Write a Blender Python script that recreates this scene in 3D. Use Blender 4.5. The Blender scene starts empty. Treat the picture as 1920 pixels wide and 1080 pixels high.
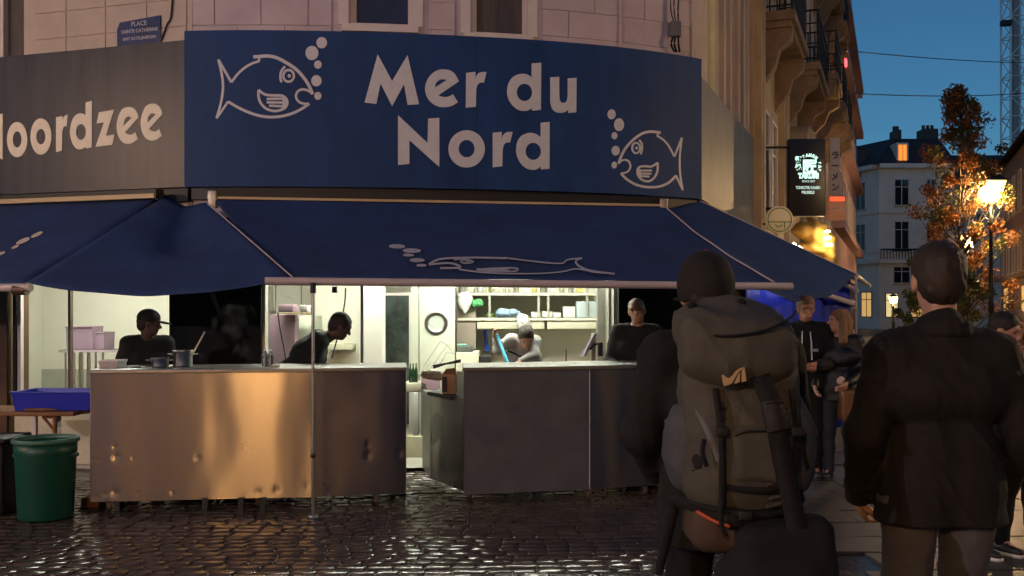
import bpy, bmesh, math, random
import numpy as np
from mathutils import Vector, Matrix, noise as mnoise

random.seed(7)
rng = np.random.default_rng(7)
SC = bpy.context.scene
COL = SC.collection
R = math.radians

# ------------------------------------------------------------------ camera, sky, sun, exposure
EYE, FPX, CX, HZ = 1.6, 1870.0, 960.0, 575.0     # eye height (m), focal length in photo pixels, centre column, horizon row
cam_d = bpy.data.cameras.new('camera')
cam_d.lens = FPX / 1920 * 36
cam_d.shift_y = (HZ - 540) / 1920
cam_d.clip_start, cam_d.clip_end = 0.05, 3000
cam = bpy.data.objects.new('camera', cam_d)
COL.objects.link(cam)
cam.location = (0, 0, EYE)
cam.rotation_euler = (R(90), 0, 0)
SC.camera = cam

w = bpy.data.worlds.new('World'); SC.world = w; w.use_nodes = True
nt = w.node_tree; nt.nodes.clear()
sky = nt.nodes.new('ShaderNodeTexSky'); sky.sky_type = 'NISHITA'; sky.sun_disc = False
sky.sun_elevation = R(12); sky.sun_rotation = R(200); sky.air_density = 1.0; sky.dust_density = 0.3; sky.ozone_density = 6.0
hsv = nt.nodes.new('ShaderNodeHueSaturation'); hsv.inputs['Saturation'].default_value = 1.0
mulc = nt.nodes.new('ShaderNodeMix'); mulc.data_type = 'RGBA'; mulc.blend_type = 'MULTIPLY'; mulc.inputs[0].default_value = 1
mulc.inputs[7].default_value = (0.60, 0.78, 0.73, 1)
bgn = nt.nodes.new('ShaderNodeBackground'); bgn.inputs[1].default_value = 0.08
out = nt.nodes.new('ShaderNodeOutputWorld')
nt.links.new(sky.outputs[0], hsv.inputs['Color']); nt.links.new(hsv.outputs[0], mulc.inputs[6])
nt.links.new(mulc.outputs[2], bgn.inputs[0]); nt.links.new(bgn.outputs[0], out.inputs[0])

sun_d = bpy.data.lights.new('sun', 'SUN'); sun_d.energy = 0.02; sun_d.angle = R(25); sun_d.color = (1, .86, .78)
sun = bpy.data.objects.new('sun', sun_d); COL.objects.link(sun)
sun.rotation_euler = (R(80), 0, R(-20))
SC.view_settings.view_transform = 'Standard'; SC.view_settings.look = 'None'
SC.view_settings.exposure = 0; SC.view_settings.gamma = 1; SC.view_settings.use_curve_mapping = False
SC.render.engine = 'CYCLES'
SC.cycles.use_denoising = True
SC.cycles.max_bounces = 7; SC.cycles.diffuse_bounces = 4; SC.cycles.glossy_bounces = 4
SC.cycles.sample_clamp_indirect = 4; SC.cycles.caustics_reflective = False; SC.cycles.caustics_refractive = False

# ------------------------------------------------------------------ helpers
def P(px, py, Y):
    """photo pixel at depth Y -> world point"""
    return Vector(((px - CX) / FPX * Y, Y, EYE - (py - HZ) / FPX * Y))
def XP(px, Y): return (px - CX) / FPX * Y
def ZP(py, Y): return EYE - (py - HZ) / FPX * Y
def hit(px, py, p0, n):
    d = Vector(((px - CX) / FPX, 1, -(py - HZ) / FPX)); o = Vector((0, 0, EYE))
    return o + d * ((p0 - o).dot(n) / d.dot(n))

MATS = {}
def mat(name, col, rough=.6, metal=0., var=.12, vs=6., bump=0., bs=40., coat=0., emit=None, es=0., trans=0., alpha=1., spec=.5,
        ior=1.45, stretch=None, rvar=0., sheen=0., aniso=0.):
    if name in MATS: return MATS[name]
    m = bpy.data.materials.new(name); m.use_nodes = True
    t = m.node_tree; b = t.nodes['Principled BSDF']; L = t.links
    c = (*col, 1)
    b.inputs['Base Color'].default_value = c
    b.inputs['Roughness'].default_value = rough; b.inputs['Metallic'].default_value = metal
    b.inputs['Coat Weight'].default_value = coat; b.inputs['IOR'].default_value = ior
    b.inputs['Specular IOR Level'].default_value = spec
    b.inputs['Transmission Weight'].default_value = trans; b.inputs['Alpha'].default_value = alpha
    if sheen: b.inputs['Sheen Weight'].default_value = sheen
    if emit:
        b.inputs['Emission Color'].default_value = (*emit, 1); b.inputs['Emission Strength'].default_value = es
    tc = t.nodes.new('ShaderNodeTexCoord'); mp = t.nodes.new('ShaderNodeMapping')
    L.new(tc.outputs['Object'], mp.inputs[0])
    if stretch: mp.inputs['Scale'].default_value = stretch
    if var > 0:
        n = t.nodes.new('ShaderNodeTexNoise'); n.inputs['Scale'].default_value = vs; n.inputs['Detail'].default_value = 6
        n.inputs['Roughness'].default_value = .62
        L.new(mp.outputs[0], n.inputs['Vector'])
        r = t.nodes.new('ShaderNodeValToRGB')
        r.color_ramp.elements[0].position = .28; r.color_ramp.elements[1].position = .72
        r.color_ramp.elements[0].color = tuple(x * (1 - var) for x in col) + (1,)
        r.color_ramp.elements[1].color = tuple(min(1, x * (1 + var)) for x in col) + (1,)
        L.new(n.outputs['Fac'], r.inputs[0]); L.new(r.outputs[0], b.inputs['Base Color'])
        if rvar:
            mr = t.nodes.new('ShaderNodeMapRange'); mr.inputs[3].default_value = max(.02, rough - rvar); mr.inputs[4].default_value = min(1, rough + rvar)
            L.new(n.outputs['Fac'], mr.inputs[0]); L.new(mr.outputs[0], b.inputs['Roughness'])
    if bump > 0:
        n2 = t.nodes.new('ShaderNodeTexNoise'); n2.inputs['Scale'].default_value = bs; n2.inputs['Detail'].default_value = 5
        L.new(mp.outputs[0], n2.inputs['Vector'])
        bp = t.nodes.new('ShaderNodeBump'); bp.inputs['Strength'].default_value = bump; bp.inputs['Distance'].default_value = .01
        L.new(n2.outputs['Fac'], bp.inputs['Height']); L.new(bp.outputs[0], b.inputs['Normal'])
    if aniso:
        b.inputs['Anisotropic'].default_value = aniso; b.inputs['Anisotropic Rotation'].default_value = .25
        tg = t.nodes.new('ShaderNodeTangent'); tg.direction_type = 'UV_MAP'
        L.new(tg.outputs[0], b.inputs['Tangent'])
    MATS[name] = m
    return m

def emis(name, col, s):
    if name in MATS: return MATS[name]
    m = bpy.data.materials.new(name); m.use_nodes = True; t = m.node_tree; b = t.nodes['Principled BSDF']
    b.inputs['Base Color'].default_value = (*col, 1)
    b.inputs['Emission Color'].default_value = (*col, 1); b.inputs['Emission Strength'].default_value = s
    MATS[name] = m; return m

class MB:
    """collects geometry for ONE mesh object"""
    def __init__(s): s.v = []; s.f = []; s.sm = []
    def add(s, vs, fs, smooth=False):
        o = len(s.v); s.v += [tuple(v) for v in vs]; s.f += [tuple(i + o for i in f) for f in fs]; s.sm += [smooth] * len(fs); return s
    def box(s, lo, hi, M=None):
        x0, y0, z0 = lo; x1, y1, z1 = hi
        v = [(x0, y0, z0), (x1, y0, z0), (x1, y1, z0), (x0, y1, z0), (x0, y0, z1), (x1, y0, z1), (x1, y1, z1), (x0, y1, z1)]
        if M is not None: v = [M @ Vector(p) for p in v]
        return s.add(v, [(0, 3, 2, 1), (4, 5, 6, 7), (0, 1, 5, 4), (1, 2, 6, 5), (2, 3, 7, 6), (3, 0, 4, 7)])
    def bbox(s, lo, hi, b=.01, M=None):
        """box with chamfered vertical and horizontal edges"""
        bm = bmesh.new(); bmesh.ops.create_cube(bm, size=1)
        c = [(lo[i] + hi[i]) / 2 for i in range(3)]; d = [hi[i] - lo[i] for i in range(3)]
        for v in bm.verts: v.co = Vector((v.co.x * d[0] + c[0], v.co.y * d[1] + c[1], v.co.z * d[2] + c[2]))
        bmesh.ops.bevel(bm, geom=bm.edges[:], offset=b, segments=2, profile=.6, affect='EDGES')
        bm.verts.index_update()
        vs = [(M @ v.co) if M is not None else v.co.copy() for v in bm.verts]
        s.add(vs, [[v.index for v in f.verts] for f in bm.faces], True); bm.free(); return s
    def tube(s, pts, r, n=8, cap=True, r2=None):
        pts = [Vector(p) for p in pts]; m = len(pts); o = len(s.v); vs = []
        up = Vector((0, 0, 1))
        for i, p in enumerate(pts):
            t = (pts[min(i + 1, m - 1)] - pts[max(i - 1, 0)]).normalized()
            a = t.cross(up)
            if a.length < 1e-3: a = t.cross(Vector((1, 0, 0)))
            a.normalize(); b = a.cross(t)
            rr = r if r2 is None else r + (r2 - r) * i / (m - 1)
            if isinstance(r, (list, tuple)): rr = r[i]
            vs += [p + (a * math.cos(q) + b * math.sin(q)) * rr for q in [2 * math.pi * k / n for k in range(n)]]
        fs = []
        for i in range(m - 1):
            for k in range(n): fs.append((i * n + k, i * n + (k + 1) % n, (i + 1) * n + (k + 1) % n, (i + 1) * n + k))
        s.add(vs, fs, True)
        if cap: s.add(vs[:n], [tuple(range(n))]); s.add(vs[-n:], [tuple(reversed(range(n)))])
        return s
    def lathe(s, c, prof, n=24, M=None):
        """prof: list of (radius, z)"""
        vs = []
        for r, z in prof:
            for k in range(n):
                q = 2 * math.pi * k / n; p = Vector((r * math.cos(q), r * math.sin(q), z))
                if M is not None: p = M @ p
                vs.append(p + Vector(c))
        fs = []
        for i in range(len(prof) - 1):
            for k in range(n): fs.append((i * n + k, i * n + (k + 1) % n, (i + 1) * n + (k + 1) % n, (i + 1) * n + k))
        s.add(vs, fs, True); return s
    def prism(s, pts, vec):
        """polygon (3-D points) extruded along vec"""
        n = len(pts); a = [Vector(p) for p in pts]; b = [p + Vector(vec) for p in a]
        return s.add(a + b, [tuple(reversed(range(n))), tuple(range(n, 2 * n))] + [(i, (i + 1) % n, n + (i + 1) % n, n + i) for i in range(n)])
    def build(s, name, m, parent=None, smooth=None, bevel=0):
        me = bpy.data.meshes.new(name); me.from_pydata(s.v, [], s.f)
        me.polygons.foreach_set('use_smooth', [x if smooth is None else smooth for x in s.sm])
        me.materials.append(m if not isinstance(m, str) else MATS[m]); me.update()
        return link(name, me, parent, bevel)

def link(name, me, parent=None, bevel=0):
    o = bpy.data.objects.new(name, me); COL.objects.link(o)
    if parent is not None:
        o.parent = parent
        if parent.get('_loc') is not None: o.matrix_parent_inverse = Matrix.Translation(-Vector(parent['_loc']))
    if bevel:
        b = o.modifiers.new('bevel', 'BEVEL'); b.width = bevel; b.segments = 2; b.limit_method = 'ANGLE'
    return o

def tag(o, label, cat=None, group=None, kind=None):
    if label: o['label'] = label
    if cat: o['category'] = cat
    if group: o['group'] = group
    if kind: o['kind'] = kind
    return o
def thing(name, label, cat, loc=(0, 0, 0), rz=0, group=None, local=False):
    o = bpy.data.objects.new(name, None); COL.objects.link(o); o.empty_display_size = .1
    o.location = loc; o.rotation_euler = (0, 0, rz)
    if not local: o['_loc'] = tuple(loc); o.rotation_euler = (0, 0, 0)
    return tag(o, label, cat, group)
def copy_tree(o, parent=None, loc=None, rz=None, label=None):
    c = o.copy(); COL.objects.link(c)
    if parent is not None: c.parent = parent
    if loc is not None: c.location = loc
    if rz is not None: c.rotation_euler = (0, 0, rz)
    if label: c['label'] = label
    for ch in list(o.children): copy_tree(ch, c)
    return c
def add_uv(o, fn):
    me = o.data; uv = me.uv_layers.new(name='UVMap')
    for l in me.loops: uv.data[l.index].uv = fn(me.vertices[l.vertex_index].co)

def smoothpoly(pts, closed=False, n=6):
    """Catmull-Rom through 2-D/3-D points"""
    pts = [Vector(p) for p in pts]; m = len(pts); outp = []
    rngi = range(m if closed else m - 1)
    for i in rngi:
        p1, p2 = pts[i], pts[(i + 1) % m]
        p0 = pts[i - 1] if (closed or i > 0) else p1
        p3 = pts[(i + 2) % m] if (closed or i + 2 < m) else p2
        for k in range(n):
            t = k / n
            outp.append(.5 * ((2 * p1) + (p2 - p0) * t + (2 * p0 - 5 * p1 + 4 * p2 - p3) * t * t + (3 * p1 - p0 - 3 * p2 + p3) * t ** 3))
    if not closed: outp.append(pts[-1])
    return outp

def fill2d(outer, holes=()):
    """triangulated 2-D polygon with holes -> (verts, faces)"""
    from mathutils.geometry import tessellate_polygon
    loops = [[Vector((p[0], p[1], 0)) for p in l] for l in [outer, *holes]]
    vs = [p for l in loops for p in l]
    return loops, vs, [tuple(t) for t in tessellate_polygon(loops)]

def raised(name, outer, holes, mapf, depth, m, parent):
    """flat glyph: 2-D outline(s) mapped by mapf(x, y, h) onto a surface, raised by depth"""
    loops, vs, tris = fill2d(outer, holes); n = len(vs)
    V = [mapf(p.x, p.y, depth) for p in vs] + [mapf(p.x, p.y, 0) for p in vs]
    F = list(tris); o = 0
    for l in loops:
        k = len(l)
        for i in range(k): F.append((o + i, o + (i + 1) % k, n + o + (i + 1) % k, n + o + i))
        o += k
    b = MB(); b.add(V, F); ob = b.build(name, m, parent)
    bm = bmesh.new(); bm.from_mesh(ob.data); bmesh.ops.recalc_face_normals(bm, faces=bm.faces); bm.to_mesh(ob.data); bm.free()
    return ob
def stroke2d(pts, w, taper=False, closed=False):
    """outline polygon of a brush stroke along 2-D points; w width (number or list)"""
    pts = [Vector((p[0], p[1])) for p in pts]; L, Rr = [], []; m = len(pts)
    for i, p in enumerate(pts):
        a = pts[i - 1] if i > 0 else (pts[-2] if closed else p); b = pts[i + 1] if i < m - 1 else (pts[1] if closed else p)
        t = (b - a).normalized(); nn = Vector((-t.y, t.x))
        ww = w * (math.sin(math.pi * (i + .6) / (m + .2)) ** .5 if taper else 1) / 2
        L.append(p + nn * ww); Rr.append(p - nn * ww)
    return L, Rr
def stroke(mb, pts, w, mapf, depth, closed=False):
    L, Rr = stroke2d(pts, w, closed=closed); m = len(L)
    V = [mapf(p.x, p.y, depth) for p in L] + [mapf(p.x, p.y, depth) for p in Rr] + [mapf(p.x, p.y, 0) for p in L] + [mapf(p.x, p.y, 0) for p in Rr]
    F = []
    for i in range(m - 1):
        F += [(i, i + 1, m + i + 1, m + i), (2 * m + i, 2 * m + i + 1, i + 1, i), (m + i, m + i + 1, 3 * m + i + 1, 3 * m + i)]
    mb.add(V, F)
def ell2d(cx, cy, rx, ry, n=28, rot=0):
    c, s_ = math.cos(rot), math.sin(rot)
    return [(cx + rx * math.cos(q) * c - ry * math.sin(q) * s_, cy + rx * math.cos(q) * s_ + ry * math.sin(q) * c) for q in [2 * math.pi * k / n for k in range(n)]]

class Frame:
    """wall frame: t metres along the wall from O, n metres out of it, z up"""
    def __init__(s, O, d, out):
        s.O = Vector((O[0], O[1], 0)); s.d = Vector((d[0], d[1], 0)).normalized(); s.n = Vector((out[0], out[1], 0))
        s.n = (s.n - s.d * s.n.dot(s.d)).normalized()
    def p(s, t, n, z): return s.O + s.d * t + s.n * n + Vector((0, 0, z))
    def box(s, mb, t0, t1, n0, n1, z0, z1):
        v = [s.p(t, n, z) for z in (z0, z1) for t, n in ((t0, n0), (t1, n0), (t1, n1), (t0, n1))]
        return mb.add(v, [(0, 3, 2, 1), (4, 5, 6, 7), (0, 1, 5, 4), (1, 2, 6, 5), (2, 3, 7, 6), (3, 0, 4, 7)])

def text_mesh(body, name, m, parent, M, size=1., bold=0., squash=1.):
    c = bpy.data.curves.new(name, 'FONT'); c.body = body; c.size = size; c.offset = bold; c.align_x = 'CENTER'; c.align_y = 'CENTER'
    o = bpy.data.objects.new(name, c); COL.objects.link(o); bpy.context.view_layer.update()
    me = bpy.data.meshes.new_from_object(o.evaluated_get(bpy.context.evaluated_depsgraph_get()))
    COL.objects.unlink(o); bpy.data.objects.remove(o); bpy.data.curves.remove(c)
    me.transform(Matrix.Diagonal((squash, 1, 1, 1))); me.transform(M)
    me.name = name; me.materials.clear(); me.materials.append(m)
    return link(name, me, parent)
def face_matrix(origin, right, normal):
    """local x -> right, local y -> up, local z -> normal"""
    r = Vector(right).normalized(); n = Vector(normal).normalized(); u = n.cross(r)
    return Matrix.Translation(Vector(origin)) @ Matrix(((r.x, u.x, n.x, 0), (r.y, u.y, n.y, 0), (r.z, u.z, n.z, 0), (0, 0, 0, 1)))

# ---- smooth implicit bodies (people, bags, cloth lumps)
def sd_cone(Q, a, b, ra, rb):
    a = np.array(a, float); b = np.array(b, float); ba = b - a
    h = np.clip(((Q - a) @ ba) / max(ba @ ba, 1e-9), 0, 1)
    return np.linalg.norm(Q - a - h[..., None] * ba, axis=-1) - (ra + (rb - ra) * h)
def sd_ell(Q, c, r, M=None):
    q = Q - np.array(c, float)
    if M is not None: q = q @ np.array(M)
    r = np.array(r, float)
    k0 = np.linalg.norm(q / r, axis=-1); k1 = np.linalg.norm(q / (r * r), axis=-1)
    return k0 * (k0 - 1) / np.maximum(k1, 1e-6)
def sd_box(Q, c, h, rad, M=None):
    q = Q - np.array(c, float)
    if M is not None: q = q @ np.array(M)
    d = np.abs(q) - (np.array(h, float) - rad)
    return np.linalg.norm(np.maximum(d, 0), axis=-1) + np.minimum(d.max(-1), 0) - rad
def smin(a, b, k):
    h = np.maximum(k - np.abs(a - b), 0) / k
    return np.minimum(a, b) - h * h * k / 4

def sdf_mesh(prims, res, k=.03, post=None, pad=.04):
    """prims: list of dicts(type, args..., sub=bool, k=) -> verts, quads (surface nets)"""
    los, his = [], []
    for p in prims:
        if p.get('sub'): continue
        lo, hi = prim_box(p); los.append(lo); his.append(hi)
    lo = np.min(los, 0) - pad; hi = np.max(his, 0) + pad
    n = np.ceil((hi - lo) / res).astype(int) + 1
    F = np.full(n, .2, float)
    ax = [lo[i] + np.arange(n[i]) * res for i in range(3)]
    for p in prims:
        a, b = prim_box(p); mgn = p.get('k', k) + 3 * res + pad
        i0 = np.maximum(np.floor((a - mgn - lo) / res).astype(int), 0); i1 = np.minimum(np.ceil((b + mgn - lo) / res).astype(int) + 1, n)
        if (i1 <= i0).any(): continue
        sl = tuple(slice(i0[i], i1[i]) for i in range(3))
        Q = np.stack(np.meshgrid(*[ax[i][sl[i]] for i in range(3)], indexing='ij'), -1)
        t = p['t']
        d = sd_cone(Q, *p['a']) if t == 'c' else sd_ell(Q, *p['a']) if t == 'e' else sd_box(Q, *p['a'])
        if p.get('sub'): F[sl] = -smin(-F[sl], d, p.get('k', k))
        else: F[sl] = smin(F[sl], d, p.get('k', k))
    if post is not None:
        Q = np.stack(np.meshgrid(*ax, indexing='ij'), -1); F = post(Q, F)
    F[0] = F[-1] = .2; F[:, 0] = F[:, -1] = .2; F[:, :, 0] = F[:, :, -1] = .2
    return surfnet(F, lo, res)
def prim_box(p):
    if p['t'] == 'c':
        a, b, ra, rb = p['a']; a = np.array(a, float); b = np.array(b, float)
        return np.minimum(a - ra, b - rb), np.maximum(a + ra, b + rb)
    c = np.array(p['a'][0], float); r = np.array(p['a'][1], float)
    M_ = p['a'][2] if p['t'] == 'e' and len(p['a']) > 2 else (p['a'][3] if p['t'] == 'b' and len(p['a']) > 3 else None)
    if M_ is not None: r = np.full(3, np.linalg.norm(r) if p['t'] == 'b' else r.max())
    return c - r, c + r
def surfnet(F, lo, res):
    n = np.array(F.shape); ins = F < 0
    nc = n - 1; cnt = np.zeros(nc); S = np.zeros((*nc, 3))
    for d in range(3):
        for o in range(4):
            off = [0, 0, 0]; e1, e2 = [x for x in range(3) if x != d]; off[e1] = o & 1; off[e2] = o >> 1
            s0 = tuple(slice(off[i], off[i] + nc[i]) for i in range(3))
            of2 = list(off); of2[d] += 1; s1 = tuple(slice(of2[i], of2[i] + nc[i]) for i in range(3))
            f0, f1 = F[s0], F[s1]; m = ins[s0] != ins[s1]
            t = np.where(m, f0 / np.where(m, f0 - f1, 1), 0)
            for i in range(3): S[..., i] += np.where(m, off[i] + (t if i == d else 0), 0)
            cnt += m
    act = cnt > 0; idx = np.full(nc, -1); idx[act] = np.arange(act.sum())
    base = np.argwhere(act); V = (base + S[act] / cnt[act][:, None]) * res + lo
    Qs = []
    for d in range(3):
        e1, e2 = [(1, 2), (2, 0), (0, 1)][d]
        s0 = [slice(1, n[i] - 1) for i in range(3)]; s0[d] = slice(0, n[d] - 1)
        s1 = list(s0); s1[d] = slice(1, n[d])
        a, b = ins[tuple(s0)], ins[tuple(s1)]
        for flip in (0, 1):
            m = (a & ~b) if not flip else (~a & b)
            c = np.argwhere(m)
            if not len(c): continue
            for i in range(3):
                if i != d: c[:, i] += 1
            def cell(o1, o2):
                q = c.copy(); q[:, e1] -= o1; q[:, e2] -= o2; return idx[q[:, 0], q[:, 1], q[:, 2]]
            q = np.stack([cell(1, 1), cell(0, 1), cell(0, 0), cell(1, 0)], 1)
            Qs.append(q if not flip else q[:, ::-1])
    return V, np.concatenate(Qs)
def np_mesh(name, V, Q, m, parent=None, smooth=True):
    me = bpy.data.meshes.new(name); me.from_pydata([tuple(v) for v in V], [], [tuple(q) for q in Q])
    me.polygons.foreach_set('use_smooth', [smooth] * len(me.polygons)); me.materials.append(m); me.update()
    return link(name, me, parent)
C = lambda a, b, ra, rb, **k: dict(t='c', a=(a, b, ra, rb), **k)
EL = lambda c, r, M=None, **k: dict(t='e', a=(c, r, M) if M is not None else (c, r), **k)
BX = lambda c, h, rad, M=None, **k: dict(t='b', a=(c, h, rad, M) if M is not None else (c, h, rad), **k)

# ------------------------------------------------------------------ materials of the place
m_stucco = mat('stucco', (.50, .42, .455), .85, var=.14, vs=2.2, bump=.25, bs=60)
m_stucco2 = mat('stucco_cream', (.5, .42, .36), .85, var=.15, vs=2, bump=.25, bs=50)
m_trim = mat('painted_trim', (.62, .56, .54), .6, var=.06)
m_glass_dark = mat('window_glass', (.015, .018, .025), .06, var=.3, vs=2, spec=.8)
m_curtain = mat('window_curtain', (.10, .085, .08), .9, var=.3, vs=9, stretch=(6, 6, .5))
m_navy = mat('sign_navy', (.013, .046, .150), .58, var=.24, vs=2.0, stretch=(1.4, 1.4, .5), rvar=.1, spec=.26)
m_white = mat('sign_white', (.60, .60, .64), .5, var=.07, vs=12)
m_greysign = mat('sign_side_metal', (.030, .032, .045), .40, metal=.25, var=.5, vs=3, stretch=(3, 3, .22), rvar=.12, spec=.6)
m_cream_letter = mat('sign_cream_letter', (.85, .78, .62), .55, var=.08, vs=10)
m_steel = mat('brushed_steel', (.42, .385, .365), .27, metal=1, var=.035, vs=2.5, stretch=(1, 1, .5), rvar=.012, aniso=.96, bump=.0)
m_steel2 = mat('plain_steel', (.5, .49, .48), .28, metal=1, var=.05, vs=5, rvar=.02)
m_steeldark = mat('grey_laminate', (.13, .135, .155), .40, metal=.35, var=.2, vs=4, rvar=.08)
m_awn = mat('awning_cloth', (.015, .040, .130), .85, var=.3, vs=2.2, bump=.3, bs=160)
m_awnprint = mat('awning_print', (.44, .45, .52), .85, var=.12, vs=20)
m_bar = mat('awning_bar_paint', (.52, .45, .46), .35, var=.06)
m_rail = mat('awning_rail', (.50, .38, .22), .4, var=.1)
m_black = mat('black_plastic', (.012, .012, .013), .5, var=.2)
m_rubber = mat('caster_rubber', (.16, .12, .10), .7, var=.2)
m_cream = mat('kitchen_wall_paint', (.80, .78, .68), .55, var=.04, vs=2)
m_creamtile = mat('kitchen_dado', (.42, .43, .36), .4, var=.08)
m_mauve = mat('mauve_panel', (.40, .27, .33), .4, var=.08, vs=2)  # own colour of the plastics; on the steel fridge a painted reflection
m_darkpier = mat('dark_pier_tile', (.010, .011, .011), .75, var=.4, vs=3, spec=.2)
m_floor = mat('kitchen_floor', (.45, .43, .38), .35, var=.1)
m_plinth = mat('plinth_paint', (.60, .57, .42), .6, var=.16, vs=5, bump=.2)
m_sett = mat('wet_sett', (.058, .043, .038), .22, var=.6, vs=3.4, rvar=.17, bump=.18, bs=14, spec=.6)
m_mortar = mat('wet_joint', (.020, .015, .012), .22, var=.4, vs=20, bump=.35, bs=25, spec=.6)
m_flag = mat('wet_flagstone', (.034, .030, .030), .46, var=.35, vs=4, rvar=.14, bump=.35, bs=14)

# ------------------------------------------------------------------ ground: wet setts and flagstones
g = MB(); S_ = 400
g.add([(-S_, -S_, 0), (S_, -S_, 0), (S_, S_, 0), (-S_, S_, 0)], [(0, 1, 2, 3)])
ground = g.build('ground', m_mortar); tag(ground, 'wet dark square paved with stone setts', kind='structure')

def sett_mesh(wx, wy, h, seed):
    r = random.Random(seed); b = .011
    def ring(ix, z, j=0): 
        return [(sx * (wx / 2 - ix) + r.uniform(-j, j), sy * (wy / 2 - ix) + r.uniform(-j, j), z + r.uniform(-j, j) * .5) for sx, sy in ((-1, -1), (1, -1), (1, 1), (-1, 1))]
    v = ring(0, -.02) + ring(0, h - .008, .003) + ring(b * 1.2, h, .003) + [(r.uniform(-.02, .02), r.uniform(-.02, .02), h + r.uniform(-.001, .003))]
    f = []
    for k in range(2):
        for i in range(4): f.append((k * 4 + i, k * 4 + (i + 1) % 4, k * 4 + 4 + (i + 1) % 4, k * 4 + 4 + i))
    f += [(8 + i, 8 + (i + 1) % 4, 12) for i in range(4)]
    me = bpy.data.meshes.new('sett'); me.from_pydata(v, [], f); me.materials.append(m_sett); me.update()
    me.polygons.foreach_set('use_smooth', [i >= 4 for i in range(len(f))]); return me
SW, SD = .155, .112
WID = [.125, .135, .145, .155, .165, .175, .19, .205, .15, .16]
variants = [sett_mesh(wd_ - random.uniform(.008, .014), SD - random.uniform(.005, .012), .010, i) for i, wd_ in enumerate(WID)]
cells = []
for j in range(48):
    y = 4.9 + j * SD
    xr = -5.6 + random.uniform(0, .15)
    while xr < 2.1:
        vi = random.randrange(len(WID)); x = xr + WID[vi] / 2; xr += WID[vi]
        yy = y + random.uniform(-.005, .005) + .05 * math.sin(x * .8)
        if x > 1.95 + .06 * math.sin(y * 9): continue
        if x < -3.2 and yy > 9.3: continue
        cells.append((x, yy, vi))
def inframe(x, y, vi=0):
    px = CX + FPX * x / y; return y > 5.95 and -40 < px < 1560
vis = sorted([c for c in cells if inframe(*c)], key=lambda c: c[1])[:300]
visset = set(vis)
for x, y, vi in vis:
    o = bpy.data.objects.new('sett', variants[vi]); COL.objects.link(o); o.parent = ground
    o.location = (x, y, random.uniform(-.003, .003)); o.rotation_euler = (random.gauss(0, .015), random.gauss(0, .015), random.gauss(0, .03))
sm = MB()
for x, y, vi in cells:
    if (x, y, vi) in visset: continue
    me = variants[vi]
    M_ = Matrix.Translation((x, y, random.uniform(-.004, .004))) @ Matrix.Rotation(random.gauss(0, .015), 4, 'X') @ Matrix.Rotation(random.gauss(0, .015), 4, 'Y') @ Matrix.Rotation(random.gauss(0, .02), 4, 'Z')
    sm.add([M_ @ v.co for v in me.vertices], [tuple(p.vertices) for p in me.polygons])
o = sm.build('sett_field', m_sett, ground); o['kind'] = 'stuff'
# larger flags on the right, leading into the side street
def flag_mesh(wx, wy):
    b = MB(); b.bbox((-wx / 2, -wy / 2, -.03), (wx / 2, wy / 2, .018), .006)
    me = bpy.data.meshes.new('flagstone'); me.from_pydata(b.v, [], b.f); me.materials.append(m_flag); me.update(); return me
fm = [flag_mesh(.62, .43), flag_mesh(.78, .43), flag_mesh(.50, .43)]; fw = [.63, .79, .51]
ang = math.atan2(.06, 1)
for j in range(26):
    y = 4.9 + j * .44; x = 2.06 + .06 * math.sin(j) + (.2 if j % 2 else 0)
    while x < 2.2 + (.36 * max(0, y - 5)) + 3.2:
        k = random.randrange(3)
        o = bpy.data.objects.new('flagstone', fm[k]); COL.objects.link(o); o.parent = ground
        o.location = (x + fw[k] / 2, y, random.uniform(-.003, .003)); o.rotation_euler = (random.gauss(0, .006), random.gauss(0, .006), 0); x += fw[k]
st = MB(); st.add([(1.2, 16.2, .006), (60, 16.2, .006), (90, 140, .006), (2, 140, .006)], [(0, 1, 2, 3)])
tag(st.build('street', m_flag), 'wet paved surface of the side street', kind='structure')

# ------------------------------------------------------------------ corner building
_cf = np.polyfit([-3.09, -2.5, -1.81, -.36, 1.08, 1.55, 1.99], [9.40, 9.385, 9.386, 9.60, 9.98, 10.21, 10.47], 4)
def fy(x): return float(np.polyval(_cf, x))
XL, XR = -3.09, 1.99
FL = Frame((XL, fy(XL)), (-.955, .297), (-.297, -.955))
FR = Frame((XR, fy(XR)), (.358, .934), (.934, -.358))
bld = thing('corner_building', 'cream stucco corner building with bright open kitchen under blue sign', 'building', (-.5, 9.6, 0))

def curve_strip(mb, x0, x1, z0, z1, off, th, n=None):
    n = n or max(2, int((x1 - x0) / .15)); xs = [x0 + (x1 - x0) * i / n for i in range(n + 1)]
    F_ = [(x, fy(x) + off) for x in xs]; B_ = [(x, fy(x) + off + th) for x in xs]
    v = [(x, y, z) for z in (z0, z1) for x, y in F_] + [(x, y, z) for z in (z0, z1) for x, y in B_]
    k = n + 1; f = []
    for i in range(n):
        f += [(i, i + 1, k + i + 1, k + i), (2 * k + i + 1, 2 * k + i, 3 * k + i, 3 * k + i + 1), (k + i, k + i + 1, 3 * k + i + 1, 3 * k + i), (i + 1, i, 2 * k + i, 2 * k + i + 1)]
    f += [(0, k, 3 * k, 2 * k), (n, 2 * k + n, 3 * k + n, k + n)]
    mb.add(v, f); return mb

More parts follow.
